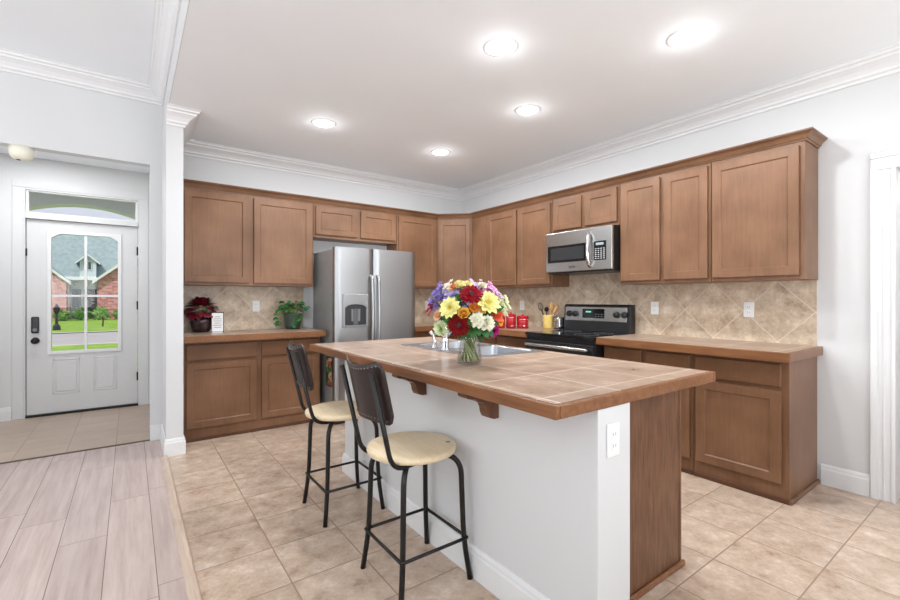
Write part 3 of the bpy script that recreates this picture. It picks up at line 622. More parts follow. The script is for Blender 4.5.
d1 = mesh_obj('door', fdoor(FX0, 2.068), 'steel', fr); smooth_by_angle(d1, 35)
d2 = mesh_obj('door', fdoor(2.079, FX1), 'steel', fr); smooth_by_angle(d2, 35)
for x, d in ((2.036, d1), (2.111, d2)):
    bm = bmesh.new(); tube(bm, smooth_path([(x, FY + .006, 1.52), (x, FY - .03, 1.505), (x, FY - .05, 1.43), (x, FY - .062, 1.03), (x, FY - .05, .63), (x, FY - .03, .56), (x, FY + .006, .545)], 6), .0155, 12); mesh_obj('handle', bm, 'steel', d, smooth=True)
# dispenser: silver bezel with arched dark recess, paddles and tray
DX0, DX1, DI0, DI1 = 1.728, 2.004, 1.750, 1.982
bm = bmesh.new(); dc, dr = (DI0 + DI1) / 2, (DI1 - DI0) / 2 + .002
ax = [DI0 + (DI1 - DI0) * i / 12 for i in range(13)]
arch = [(x, 1.178 + .045 * math.sqrt(max(0, 1 - ((x - dc) / dr) ** 2))) for x in ax]
prism(bm, [(DX0, FY - .016, .990), (DI0, FY - .016, .990)] + [(x, FY - .016, z) for x, z in arch] + [(DI1, FY - .016, .990), (DX1, FY - .016, .990), (DX1, FY - .016, 1.329), (DX0, FY - .016, 1.329)], (0, .016, 0))
ds = mesh_obj('dispenser', bm, 'steel', d1, bevel=.003)
bm = bmesh.new(); prism(bm, [(DI0, FY - .005, 1.005), (DI1, FY - .005, 1.005)] + [(x, FY - .005, z) for x, z in arch[::-1]], (0, .003, 0)); mesh_obj('recess', bm, plain('dispenser_recess', S(44, 44, 47), .35), fr)
mesh_obj('drip_tray', boxes((DI0, FY - .028, .990, DI1, FY, 1.010)), 'grey', fr, bevel=.003)
for x, wd in ((dc - .035, .014), (dc + .035, .014), (dc, .03)):
    bm = bmesh.new(); z0 = 1.05 if wd < .02 else 1.015
    prism(bm, [(x - wd, FY - .012, 1.175), (x + wd, FY - .012, 1.175), (x + wd * .8, FY - .012, z0), (x - wd * .8, FY - .012, z0)], (0, .006, 0)); mesh_obj('paddle', bm, plain('dispenser_grey', S(92, 92, 96), .3) if wd > .02 else 'grey', fr)
for x in (FX0 + .02, FX1 - .10): mesh_obj('hinge_cover', boxes((x, FY + .04, FZ - .0145, x + .08, FY + .14, FZ + .008)), 'black', fr, bevel=.004)
# picture hanging on the fridge's side
def floral_mat():
    t = NT('floral_print'); tc = t.n('ShaderNodeTexCoord'); v = t.n('ShaderNodeTexVoronoi'); v.inputs['Scale'].default_value = 22; t.l(tc.outputs['Object'], v.inputs['Vector'])
    sp2 = t.n('ShaderNodeSeparateColor'); t.l(v.outputs['Color'], sp2.inputs[0])
    t.l(t.ramp(sp2.outputs[0], [(.15, S(40, 34, 34)), (.35, S(178, 66, 40)), (.55, S(214, 180, 150)), (.75, S(70, 120, 52)), (.95, S(30, 40, 32))]), t.b.inputs['Base Color']); t.set(.5); return t.m
px_ = FX0 + .0138
p = thing('hanging_picture', 'dark framed floral picture on the grey side of the refrigerator', 'picture', (px_, 4.39, .38))
mesh_obj('picture_frame', boxes((px_ - .01, 4.30, .375, px_, 4.31, .68), (px_ - .01, 4.48, .375, px_, 4.49, .68), (px_ - .01, 4.31, .375, px_, 4.48, .385), (px_ - .01, 4.31, .67, px_, 4.48, .68)), 'black', p)
mesh_obj('print', boxes((px_ - .005, 4.3095, .3845, px_ - .0001, 4.4805, .6705)), floral_mat(), p)

# ------------------------------------------------------------------ range
rg = thing('range', 'black and stainless steel electric range between the right wall base cabinets', 'range', (3.5, 2.68, 0))
RY0, RY1, RX = 2.280, 3.078, 3.205
mesh_obj('body', boxes((RX, RY0, .02, 3.80, RY1, .925)), 'black', rg, bevel=.003)
mesh_obj('cooktop', boxes((RX - .03, RY0 - .002, .925, 3.82, RY1 + .002, .952)), 'blackgloss', rg, bevel=.006)
for cx, cy, r in ((3.36, 2.49, .11), (3.36, 2.87, .085), (3.62, 2.49, .085), (3.62, 2.87, .10)):
    bm = bmesh.new()
    lathe(bm, [(r, .9521), (r, .9527), (r - .004, .9527), (r - .004, .9521)], cx, cy, 40, False, False); mesh_obj('burner_ring', bm, 'grey', rg)
od = mesh_obj('oven_door', boxes((RX - .035, RY0 + .005, .20, RX - .001, RY1 - .005, .875)), 'black', rg, bevel=.006)
mesh_obj('oven_window', boxes((RX - .037, RY0 + .12, .36, RX - .0345, RY1 - .12, .68)), 'blackgloss', od)
bm = bmesh.new(); tube(bm, fillet([(RX - .03, RY0 + .05, .835), (RX - .085, RY0 + .05, .84), (RX - .085, RY1 - .05, .84), (RX - .03, RY1 - .05, .835)], .03), .0155, 12); mesh_obj('handle', bm, 'steelh', od, smooth=True)
mesh_obj('storage_drawer', boxes((RX - .03, RY0 + .005, .05, RX - .001, RY1 - .005, .19)), 'black', rg, bevel=.004)
RB0 = 2.305
bm = bmesh.new(); prism(bm, [(3.76, RB0, .95), (3.775, RB0, 1.205), (3.79, RB0, 1.222), (3.85, RB0, 1.222), (3.85, RB0, .95)], (0, RY1 - RB0, 0)); bg_ = mesh_obj('backguard', bm, 'black', rg, bevel=.005)
tl = (1.205 - .95) ; fx = lambda z: 3.76 + .015 * (z - .95) / .255
def guard(name, y0, y1, z0, z1, out, mat, par):
    b = bmesh.new(); prism(b, [(fx(z0) - out, y0, z0), (fx(z0) + .002, y0, z0), (fx(z1) + .002, y0, z1), (fx(z1) - out, y0, z1)], (0, y1 - y0, 0)); return mesh_obj(name, b, mat, par, bevel=.002)
cp = guard('control_panel', RB0 + .035, RY1 - .02, 1.055, 1.195, .004, 'steelh', rg)
guard('display', 2.58, 2.84, 1.085, 1.178, .0055, 'blackgloss', rg)
for k in range(2):
    for j in range(3): guard('display_button', 2.60 + j * .035, 2.622 + j * .035, 1.098 + k * .022, 1.106 + k * .022, .006, 'grey', rg)
guard('clock_digits', 2.735, 2.80, 1.14, 1.155, .006, emit('green_led', S(120, 220, 200), .6), rg)
for y in (2.36, 2.445, 2.925, 3.005):
    bm = bmesh.new(); lathe(bm, [(.032, 0), (.031, .012), (.027, .024), (.012, .026)], seg=20)
    bmesh.ops.rotate(bm, verts=bm.verts, matrix=Matrix.Rotation(-PI / 2, 3, 'Y')); bmesh.ops.translate(bm, verts=bm.verts, vec=(fx(1.125) - .004, y, 1.125)); mesh_obj('knob', bm, 'black', rg, smooth=True)

# ------------------------------------------------------------------ microwave
mw = thing('microwave', 'stainless steel over-the-range microwave with black window under the short cabinet', 'microwave', (3.66, 2.69, 1.53))
MY0, MY1, MX, MZ0, MZ1 = 2.300, 3.072, 3.50, 1.535, 1.945
mesh_obj('case', boxes((MX, MY0 + .003, MZ0, XW - .009, MY1 - .003, MZ1)), 'black', mw, bevel=.003)
fp = mesh_obj('front', boxes((MX - .03, MY0, MZ0 + .012, MX - .0005, MY1, MZ1 - .002)), 'steelh', mw, bevel=.006)
mesh_obj('window', boxes((MX - .033, 2.565, MZ0 + .105, MX - .029, MY1 - .03, MZ1 - .135)), 'blackgloss', fp, bevel=.002)
mesh_obj('window_screen', boxes((MX - .034, 2.60, MZ0 + .13, MX - .032, MY1 - .07, MZ1 - .16)), plain('dark_grey_mesh', S(46, 48, 50), .25), fp)
bm = bmesh.new(); tube(bm, smooth_path([(MX - .03, 2.535, MZ1 - .05), (MX - .065, 2.53, MZ1 - .09), (MX - .078, 2.528, (MZ0 + MZ1) / 2), (MX - .065, 2.53, MZ0 + .09), (MX - .03, 2.535, MZ0 + .045)], 6), .016, 12); mesh_obj('handle', bm, 'chrome', fp, smooth=True)
kp = mesh_obj('keypad', boxes((MX - .033, 2.36, MZ0 + .10, MX - .029, 2.49, MZ1 - .135)), 'blackgloss', fp, bevel=.002)
mesh_obj('display', boxes((MX - .0345, 2.385, MZ1 - .172, MX - .0325, 2.465, MZ1 - .150)), plain('display_grey', S(150, 160, 165), .3), kp)
b = bmesh.new()
for r_ in range(6):
    for c_ in range(4): box(b, MX - .0345, 2.372 + c_ * .029, MZ0 + .112 + r_ * .018, MX - .0325, 2.388 + c_ * .029, MZ0 + .119 + r_ * .018)
mesh_obj('buttons', b, plain('button_white', S(190, 190, 190), .5), kp)
mesh_obj('badge', boxes((MX - .0325, 2.70, MZ0 + .045, MX - .0295, 2.775, MZ0 + .065)), plain('badge_grey', S(96, 96, 100), .3, .5), fp, bevel=.001)
mesh_obj('top_vent', boxes((MX - .0315, MY0 + .05, MZ1 - .018, MX - .0295, MY1 - .05, MZ1 - .012)), 'grey', fp)

# ------------------------------------------------------------------ outlets
def outlet(label, c, n, dbl=True):
    """c centre on the wall surface, n outward axis: '-y' or '-x'"""
    t = thing('wall_outlet', label, 'outlet', c, 'white wall outlets', world=False)
    t.rotation_euler = (0, 0, 0 if n == '-y' else -PI / 2)
    mesh_obj('plate', boxes((-.036, -.007, -.058, .036, 0, .058)), 'white', t, bevel=.003)
    for z in (-.02, .02):
        r = mesh_obj('receptacle', boxes((-.017, -.009, z - .014, .017, -.0065, z + .014)), 'white', t, bevel=.002)
        mesh_obj('slots', boxes((-.008, -.0095, z - .004, -.006, -.0088, z + .006), (.006, -.0095, z - .004, .008, -.0088, z + .006)), 'grey', r)
outlet('white outlet on the backsplash between the two potted plants', (1.086, YW - .0072, 1.20), '-y')
outlet('white outlet on the backsplash just right of the refrigerator', (3.27, YW - .0072, 1.19), '-y')
outlet('white outlet on the backsplash above the red canisters', (XW - .0072, 3.79, 1.20), '-x')
outlet('white outlet on the backsplash just right of the range', (XW - .0072, 2.118, 1.195), '-x')
outlet('white outlet on the backsplash above the far end of the right countertop', (XW - .0072, 1.368, 1.195), '-x')
outlet('white outlet on the white end wall of the kitchen island', (1.366, .9048, .786), '-y')

# ------------------------------------------------------------------ recessed lights
bulb = emit('downlight_lens', (1, .985, .96, 1), 25.0)
LP = ((1.83, 1.98, 'recessed ceiling light near the island, second largest in view'), (2.64, 1.26, 'recessed ceiling light nearest the camera at the upper right'), (2.62, 2.51, 'recessed ceiling light in front of the microwave'), (1.37, 3.75, 'recessed ceiling light nearest the left upper cabinets'), (2.63, 3.77, 'recessed ceiling light nearest the corner cabinet'))
for x, y, lab in LP:
    t = thing('recessed_light', lab, 'ceiling light', (x, y, ZC - .014), 'recessed ceiling lights')
    bm = bmesh.new(); lathe(bm, [(.078, ZC - .004), (.080, ZC - .008), (.100, ZC - .007), (.108, ZC - .001), (.108, ZC), (.078, ZC)], x, y, 40, False, False); mesh_obj('trim_ring', bm, 'white', t, smooth=True)
    bm = bmesh.new(); lathe(bm, [(.078, ZC - .002), (.070, ZC - .012), (.045, ZC - .018), (.012, ZC - .02)], x, y, 32); mesh_obj('lens', bm, bulb, t, smooth=True)
    l = lamp('recessed_light_beam', 'AREA', (x, y, ZC - .024), (0, 0, 0), 21.0, (.93, .968, 1), shape='DISK', size=.14)
    lamp('recessed_light_glow', 'POINT', (x, y, ZC - .075), (0, 0, 0), 1.0, (.95, .975, 1), shadow_soft_size=.05)
lamp('foyer_fill_light', 'AREA', (-.7, 5.6, 2.78), (0, 0, 0), 22, (.97, .985, 1), shape='DISK', size=.6)  # added fill to brighten the foyer, no fixture known there
lamp('pantry_fill_light', 'AREA', (4.5, .2, 2.68), (0, 0, 0), 14, (1, .98, .96), shape='DISK', size=.3)  # added to light up the pantry shelves, its source is not seen

# cream sensor on the underside of the header
sn = thing('ceiling_sensor', 'cream rounded sensor hanging under the foyer header', 'sensor', (-.70, 4.84, 2.40))
bm = bmesh.new(); lathe(bm, [(.022, 2.385), (.05, 2.392), (.068, 2.41), (.076, 2.44), (.078, 2.487)], -.70, 4.84, 28); mesh_obj('housing', bm, 'cream', sn, smooth=True)
bm = bmesh.new(); lathe(bm, [(.008, 2.381), (.014, 2.383), (.014, 2.3855)], -.715, 4.83, 16); mesh_obj('lens', bm, 'dark', sn)

# ------------------------------------------------------------------ stools
def make_stool(label, cx, cy, loc_rz=0, back_rz=0):
    t = thing('bar_stool', label, 'stool', (cx, cy, 0), 'bar stools at the island', rz=loc_rz, world=False)
    r = .0125
    # local: +x towards the island; back at -x
    bm = bmesh.new(); lathe(bm, [(.19, .577), (.203, .583), (.207, .595), (.205, .604), (.19, .609), (.08, .607), (.01, .606)], -.02, 0, 48); mesh_obj('seat', bm, 'seat', t, smooth=True)
    bm = bmesh.new(); lathe(bm, [(.012, .6075), (.012, .609), (.004, .6095)], .13, -.08, 12); mesh_obj('screw', bm, 'grey', t)
    bm = bmesh.new(); tube(bm, [(-.02 + .115 * math.cos(2 * PI * k / 24), .115 * math.sin(2 * PI * k / 24), .568) for k in range(25)], .009, 8, False); mesh_obj('seat_ring', bm, 'tube', t, smooth=True)
    for sx in (-1, 1):
        for sy in (-1, 1):
            bm = bmesh.new(); tube(bm, fillet([(sx * .008, sy * .008, .564), (sx * .150, sy * .150, .562), (sx * .160, sy * .160, .185), (sx * .181, sy * .181, .0)], .088, 9), r, 12); mesh_obj('leg', bm, 'tube', t, smooth=True)
    bm = bmesh.new(); q = .172
    for a, b in (((-q, -q), (q, -q)), ((q, -q), (q, q)), ((q, q), (-q, q)), ((-q, q), (-q, -q))): tube(bm, [(a[0], a[1], .187), (b[0], b[1], .187)], .0075, 8)
    mesh_obj('footrest', bm, 'tube', t, smooth=True)
    # back posts run under the seat, bend up and lean back
    def turn(b): bmesh.ops.rotate(b, verts=b.verts, matrix=Matrix.Rotation(back_rz, 3, 'Z'))
    lean = lambda z: -.220 - (z - .62) * .23
    for sy in (-1, 1):
        bm = bmesh.new(); tube(bm, fillet([(-.02, sy * .10, .563), (-.205, sy * .132, .563), (lean(.99), sy * .132, .985)], .075, 9), .0105, 12); turn(bm); mesh_obj('back_post', bm, 'tube', t, smooth=True)
    # curved back panel: saddle-shaped top, rounded corners, ends wrap forward
    bm = bmesh.new(); nu, nv = 28, 12; rows = {}
    W = .155
    for side in (0, 1):
        for i in range(nu + 1):
            for j in range(nv + 1):
                u = i / nu * 2 - 1; v = j / nv
                top = 1.005 + .028 * u * u - .05 * max(0, (abs(u) - .86) / .14) ** 2
                bot = .768 - .014 * u * u + .045 * max(0, (abs(u) - .86) / .14) ** 2
                z = bot + (top - bot) * v; y = W * u
                wrap = .052 * u * u
                rows[side, i, j] = bm.verts.new((lean(z) + .012 + wrap - .022 + (0 if side == 0 else .007), y, z))
    for i in range(nu):
        for j in range(nv):
            bm.faces.new([rows[0, a, b] for a, b in ((i, j), (i + 1, j), (i + 1, j + 1), (i, j + 1))]); bm.faces.new([rows[1, a, b] for a, b in ((i, j + 1), (i + 1, j + 1), (i + 1, j), (i, j))])
    for i in range(nu):
        for j in (0, nv): bm.faces.new((rows[0, i, j], rows[0, i + 1, j], rows[1, i + 1, j], rows[1, i, j]))
    for j in range(nv):
        for i in (0, nu): bm.faces.new((rows[0, i, j], rows[0, i, j + 1], rows[1, i, j + 1], rows[1, i, j]))
    turn(bm); bp = mesh_obj('backrest', bm, 'leather', t, smooth=True)
    for top in (1, 0):
        bm = bmesh.new()
        for i in range(15):
            u = -.84 + 1.68 * i / 14; vv = 1.005 + .028 * u * u - .018 if top else .768 - .014 * u * u + .018
            x = lean(vv) + .012 + .052 * u * u - .022
            for sd in (-.001, .008): bmesh.ops.create_icosphere(bm, subdivisions=1, radius=.0034, matrix=Matrix.Translation((x + sd, W * u, vv)))
        turn(bm); mesh_obj('rivet_row', bm, 'rivet', bp)
    return t
make_stool('nearer black metal bar stool with pale round wooden seat, in front of the island', 1.075, 1.745, 0, math.radians(3))
make_stool('farther black metal bar stool with pale round wooden seat, beside the island end', 1.064, 2.577, 0, math.radians(-6))

# ------------------------------------------------------------------ bouquet
def at(u, v, d):
    F = Vector((math.sin(CAM_YAW), math.cos(CAM_YAW), 0)); R = Vector((math.cos(CAM_YAW), -math.sin(CAM_YAW), 0))
    return Vector((0, 0, CAM_H)) + F * d + R * ((u - 450) / CAM_F * d) + Vector((0, 0, (298.7 - v) / CAM_F * d))
VX, VY = 1.415, 1.765
vs = thing('flower_vase', 'clear glass vase holding the mixed bouquet on the island', 'vase', (VX, VY, ZI))
def real_glass(name, ior, tint=(1, 1, 1, 1)):
    t = NT(name); t.b.inputs['Base Color'].default_value = tint; t.set(0.0, Transmission_Weight=1.0, IOR=ior); return t.m
vg = glass_mat('vase_glass', (.99, .995, .99, 1), .4)
bm = bmesh.new(); lathe(bm, [(.004, ZI + .001), (.060, ZI + .001), (.065, ZI + .004), (.066, ZI + .02), (.055, ZI + .09), (.046, ZI + .135), (.047, ZI + .16), (.054, ZI + .175), (.051, ZI + .175), (.044, ZI + .16), (.043, ZI + .135), (.052, ZI + .09), (.062, ZI + .02), (.058, ZI + .010), (.004, ZI + .010)], VX, VY, 36); mesh_obj('glass_body', bm, vg, vs, smooth=True)
bm = bmesh.new(); lathe(bm, [(.004, ZI + .0105), (.057, ZI + .0105), (.061, ZI + .02), (.0535, ZI + .075), (.004, ZI + .075)], VX, VY, 30); mesh_obj('water', bm, glass_mat('vase_water', (.985, .99, .985, 1), .2), vs, smooth=True)
def petal(bm, base, out, nrm, L, W, curl, cup, n=4):
    """strip petal from base along out, bending toward nrm by curl"""
    side = out.cross(nrm).normalized(); rows = []
    for i in range(n + 1):
        s = i / n; wv = W * (math.sin(PI * min(1, .18 + .80 * s)) ** .7) * (1 if s < .98 else .35)
        c = base + out * (L * math.sin(curl * s) / curl if abs(curl) > 1e-3 else L * s) + nrm * (L * (1 - math.cos(curl * s)) / curl if abs(curl) > 1e-3 else 0)
        rows.append([bm.verts.new(c - side * wv + nrm * cup * wv), bm.verts.new(c), bm.verts.new(c + side * wv + nrm * cup * wv)])
    for a, b in zip(rows, rows[1:]):
        for k in range(2): bm.faces.new((a[k], a[k + 1], b[k + 1], b[k]))
def basis(nrm):
    a = nrm.orthogonal().normalized(); return a, nrm.cross(a)
def petals_bm(kind, R, rr):
    bm = bmesh.new(); N = Vector((0, 0, 1))
    def ring(n, L, W, tilt, r0, z0, curl, cup, ph=0, jit=.08):
        for k in range(n):
            a = 2 * PI * (k + ph) / n + rr.uniform(-jit, jit); d = Vector((math.cos(a), math.sin(a), 0))
            tl_ = tilt + rr.uniform(-.1, .1)
            out = d * math.cos(tl_) + N * math.sin(tl_); nn = N * math.cos(tl_) - d * math.sin(tl_)
            petal(bm, d * r0 + N * z0, out, nn, L * rr.uniform(.92, 1.06), W, curl, cup)
    if kind == 'gerbera':
        ring(22, R * .82, R * .13, .02, R * .2, 0, -.3, .15); ring(20, R * .66, R * .12, .25, R * .18, .003, -.25, .15, .5); ring(14, R * .36, R * .07, .5, R * .12, .006, .2, .1)
    elif kind == 'dahlia':
        ring(11, R * .9, R * .27, .05, R * .12, 0, .25, .3); ring(10, R * .74, R * .25, .4, R * .1, .004, .3, .3, .5); ring(8, R * .52, R * .19, .8, R * .07, .008, .4, .35); ring(6, R * .32, R * .1, 1.1, R * .04, .012, .4, .3, .5)
    elif kind == 'rose':
        ring(7, R * 1.0, R * .48, .35, R * .1, -.004, .5, .35); ring(6, R * .85, R * .42, .8, R * .1, 0, .7, .35, .5); ring(5, R * .75, R * .34, 1.1, R * .08, .003, .8, .4); ring(4, R * .6, R * .24, 1.35, R * .04, .006, .8, .4, .5)
    elif kind == 'carnation':
        for tl2, n, L in ((-.2, 12, .95), (.2, 12, .95), (.6, 11, .9), (1.0, 9, .85), (1.35, 6, .8)): ring(n, R * L, R * .24, tl2, R * .05, 0, -.4, .4, rr.random(), .25)
    elif kind == 'spray':
        for q in range(26):
            c = Vector((rr.gauss(0, .40), rr.gauss(0, .40), rr.uniform(-.3, .5))) * R
            for k in range(5):
                a = 2 * PI * k / 5 + q; d = Vector((math.cos(a), math.sin(a), .35)).normalized(); petal(bm, c, d, Vector((0, 0, 1)), R * .3, R * .11, .3, .2, 2)
    return bm
cols = {}
def fmat(c, name):
    if name not in cols: cols[name] = plain(name, c, .7, var=.16, scale=40, Specular_IOR_Level=.15)
    return cols[name]
FL = [  # kind, u, v, radius px, colour, colour name, label
    ('gerbera', 471, 294, 10.5, S(132, 4, 22), 'crimson', 'crimson gerbera with many thin petals at the upper middle of the bouquet'),
    ('gerbera', 459, 325, 10.5, S(108, 2, 8), 'deep_red', 'deep red gerbera low in the bouquet, just above the vase neck'),
    ('dahlia', 450, 308, 10, S(248, 238, 160), 'lemon', 'pale yellow dahlia on the left half of the bouquet'),
    ('dahlia', 488, 303, 11, S(248, 240, 166), 'lemon', 'pale yellow dahlia on the right half of the bouquet'),
    ('rose', 464, 314, 6, S(248, 186, 74), 'amber', 'amber yellow rose between the yellow dahlia and the deep red gerbera'),
    ('carnation', 477.5, 320, 7.5, S(240, 238, 214), 'cream_white', 'cream white carnation beside the amber rose, lower middle'),
    ('carnation', 487, 323, 7.5, S(244, 244, 226), 'cream_white', 'cream white carnation above the large green leaf, lower right'),
    ('rose', 474, 308.5, 5.5, S(244, 156, 72), 'orange', 'orange rose in the very middle of the bouquet'),
    ('rose', 480.5, 310, 5.5, S(250, 206, 110), 'yellow_orange', 'yellow orange rose left of the right yellow dahlia'),
    ('spray', 441, 296, 9, S(136, 122, 186), 'violet', 'violet blue spray of small flowers at the upper left edge'),
    ('spray', 453, 296, 7, S(178, 166, 212), 'lavender', 'lavender spray of small flowers left of the crimson gerbera'),
    ('spray', 466, 304, 6.5, S(166, 164, 216), 'lavender', 'lavender spray below the crimson gerbera'),
    ('rose', 460, 286, 6, S(246, 232, 170), 'butter', 'butter yellow rose at the top of the bouquet'),
    ('rose', 468, 285.5, 5, S(248, 236, 190), 'butter', 'pale butter rose at the top, right above the crimson gerbera'),
    ('rose', 454, 288, 4.5, S(232, 150, 90), 'peach_orange', 'small peach orange rose near the top left'),
    ('spray', 488, 291, 7.5, S(206, 146, 186), 'pink_lilac', 'pink lilac spray at the upper right of the bouquet'),
    ('rose', 482, 286.5, 4.5, S(246, 236, 206), 'ivory', 'ivory rosebud at the upper right edge'),
    ('rose', 495, 316, 7, S(236, 116, 84), 'coral', 'coral rose on the right side of the bouquet'),
    ('rose', 498.5, 321, 5, S(244, 168, 60), 'apricot', 'apricot rose at the right edge under the coral one'),
    ('carnation', 493, 331, 6, S(160, 30, 110), 'magenta', 'magenta carnation hanging lowest on the right'),
    ('spray', 501, 303, 8, S(222, 226, 180), 'pale_green', 'pale green white spray at the right edge'),
    ('rose', 439, 316, 5, S(248, 190, 150), 'peach', 'peach rose at the left edge of the bouquet'),
    ('carnation', 441, 328, 7.5, S(214, 226, 178), 'green_white', 'greenish white hydrangea hanging lowest on the left'),
    ('spray', 432, 308, 5, S(170, 40, 60), 'dark_red', 'tiny dark red spray at the far left edge'),
    ('spray', 447, 290, 6, S(236, 224, 206), 'ivory_spray', 'ivory spray of small flowers between the violet spray and the top roses'),
    ('spray', 475, 286, 5, S(204, 186, 220), 'pale_lilac', 'pale lilac spray at the very top, right of the butter roses'),
    ('spray', 495, 295, 5.5, S(214, 170, 204), 'rose_lilac', 'rose lilac spray above the pale green one at the right'),
    ('spray', 438, 305, 5.5, S(124, 104, 160), 'plum', 'plum coloured spray at the left edge below the violet one'),
    ('spray', 458, 300, 5, S(150, 176, 120), 'green_bud', 'green budded spray between the yellow dahlia and the crimson gerbera'),
    ('spray', 502, 312, 5.5, S(226, 222, 188), 'cream_spray', 'cream spray at the right edge beside the coral rose'),
    ('spray', 434.5, 300, 5, S(196, 170, 180), 'dusty_pink', 'dusty pink spray at the far left, above the dark red one'),
]
CB = Vector((1.435, 1.80, 1.13))
rf = random.Random(11)
stemm = plain('flower_stem', S(104, 118, 62), .5, var=.2); stemd = plain('flower_stem_dark', S(66, 80, 44), .5, var=.2); steml = plain('flower_stem_pale', S(160, 160, 108), .5, var=.2); leafg = plain('bouquet_leaf', S(52, 104, 48), .45, var=.3, scale=15)
ctr = {'gerbera': plain('gerbera_centre', S(52, 16, 20), .7), 'dahlia': plain('dahlia_centre', S(232, 196, 70), .7)}
CU, CV, DD = 467.0, 312.0, 2.30
for i, (kind, u, v, rp, c, cn, lab) in enumerate(FL):
    dx, dy = (u - CU) / 40, (v - CV) / 36
    rho = min(.98, math.hypot(dx, dy)); dep = DD - .155 * math.sqrt(1 - rho * rho) + (.055 if kind == 'spray' else .018 if kind == 'rose' else -.006)
    p = at(u, v, dep); R = rp * (1.55 if kind == 'spray' else 1.22) / CAM_F * dep
    nrm = (p - CB).normalized(); nrm = (nrm + (Vector((0, 0, CAM_H)) - p).normalized() * .35).normalized()
    nm = {'gerbera': 'gerbera_flower', 'dahlia': 'dahlia_flower', 'rose': 'rose_flower', 'carnation': 'carnation_flower', 'spray': 'flower_spray'}[kind]
    t = thing(nm, lab, 'flower', p, 'flowers in the island bouquet')
    q = nrm.to_track_quat('Z', 'Y').to_matrix().to_4x4()
    bm = petals_bm(kind, R, rf); bmesh.ops.transform(bm, matrix=Matrix.Translation(p) @ q, verts=bm.verts); mesh_obj('petals', bm, fmat(c, cn), t, smooth=True)
    if kind in ctr:
        bm = bmesh.new(); bmesh.ops.create_uvsphere(bm, u_segments=12, v_segments=8, radius=R * .22, matrix=Matrix.Translation(p + nrm * .009) @ q @ Matrix.Diagonal((1, 1, .5, 1))); mesh_obj('flower_center', bm, ctr[kind], t, smooth=True)
    a = 2 * PI * i / len(FL) * 3.7; neck = Vector((VX + .037 * math.cos(a), VY + .037 * math.sin(a), ZI + .14)); foot = Vector((VX + .052 * math.cos(a + 2.0), VY + .052 * math.sin(a + 2.0), ZI + .016))
    bm = bmesh.new(); tube(bm, smooth_path([p - nrm * .002, p - nrm * .05 - Vector((0, 0, .01)), neck + (p - neck) * .25, neck, foot], 4), .0028, 6); mesh_obj('stem', bm, (stemm, stemd, steml)[i % 3], t, smooth=True)
def leaf_bm(bm, base, out, nrm, L, W):
    petal(bm, base, out, nrm, L, W, -.5, .25, 6)
LV = [(484, 329.5, 8.5, 'broad green leaf hanging below the white carnations'), (472, 331, 7.5, 'green leaf at the vase neck, middle'), (464.5, 331, 7, 'green leaf at the vase neck, left'), (477.5, 329, 7, 'green leaf tucked under the left white carnation'), (461, 299, 7, 'small green leaf beside the crimson gerbera'), (476, 302, 6, 'small green leaf in the centre of the bouquet'), (450, 322, 7, 'green leaf between the left dahlia and the deep red gerbera'), (497, 309, 7, 'green leaf at the right edge of the bouquet'), (490, 332, 5.5, 'small green leaf low on the right of the bouquet')]
for i, (u, v, rp, lab) in enumerate(LV):
    p = at(u, v, DD - .12); L = rp * 2 / CAM_F * DD
    b = bmesh.new(); d = (p - CB); d.z *= .3; d = (d.normalized() + Vector((0, 0, -.9 if v > 325 else .2))).normalized(); n_ = (Vector((0, 0, CAM_H + .5)) - p).normalized(); n_ = (n_ - d * n_.dot(d)).normalized()
    leaf_bm(b, p - d * L * .5, d, n_, L, L * .26)
    a = i * 1.3; neck = Vector((VX + .02 * math.cos(a), VY + .02 * math.sin(a), ZI + .16))
    o = tag(mesh_obj('bouquet_leaf', b, leafg, smooth=True), lab, 'leaf', 'leaves in the island bouquet')
    b = bmesh.new(); tube(b, smooth_path([p - d * L * .5, neck + Vector((0, 0, .02)), neck, Vector((VX - .03 * math.cos(a), VY - .03 * math.sin(a), ZI + .02))], 4), .002, 6); mesh_obj('leaf_stem', b, stemm, o, smooth=True)
b = bmesh.new(); leaf_cloud(b, (VX + .035, VY + .045, 1.20), (.155, .155, .115), 620, .05, rf)
o = tag(mesh_obj('foliage', b, leafg), 'dense small green filler leaves between the flowers of the bouquet', 'foliage'); o['kind'] = 'stuff'

# ------------------------------------------------------------------ things on the left counter
t = thing('poinsettia', 'dark red leafy plant in a dark glossy pot by the white column', 'plant', (.565, 4.90, ZT))
bm = bmesh.new(); lathe(bm, [(.06, ZT), (.085, ZT + .03), (.10, ZT + .10), (.092, ZT + .17), (.086, ZT + .165), (.09, ZT + .10), (.03, ZT + .09)], .565, 4.90, 28); pot = mesh_obj('pot', bm, plain('dark_mirror_pot', S(70, 58, 58), .12, .7, var=.4, scale=14), t, smooth=True)
bm = bmesh.new(); tube(bm, [(.565 + .099 * math.cos(a), 4.90 + .099 * math.sin(a), ZT + .12 + .02 * math.sin(2 * a)) for a in [2 * PI * k / 30 for k in range(31)]], .004, 6, False)
redm = plain('red_bracts', S(104, 10, 30), .5, var=.35, scale=25)
rp_ = random.Random(5)
bm = bmesh.new()
for k in range(130):
    a = rp_.uniform(0, 2 * PI); el = rp_.uniform(-.35, 1.4); d = Vector((math.cos(a) * math.cos(el), math.sin(a) * math.cos(el), math.sin(el)))
    p = Vector((.565, 4.90, ZT + .20)) + Vector((d.x * .085, d.y * .075, d.z * .085)); n_ = Vector((0, 0, 1)); n_ = (n_ - d * n_.dot(d)).normalized() if abs(d.z) < .97 else Vector((1, 0, 0))
    petal(bm, p, (d + Vector((0, 0, -.3))).normalized(), n_, .078, .027, -.6, .2)
mesh_obj('foliage', bm, redm, t)
bm = bmesh.new()
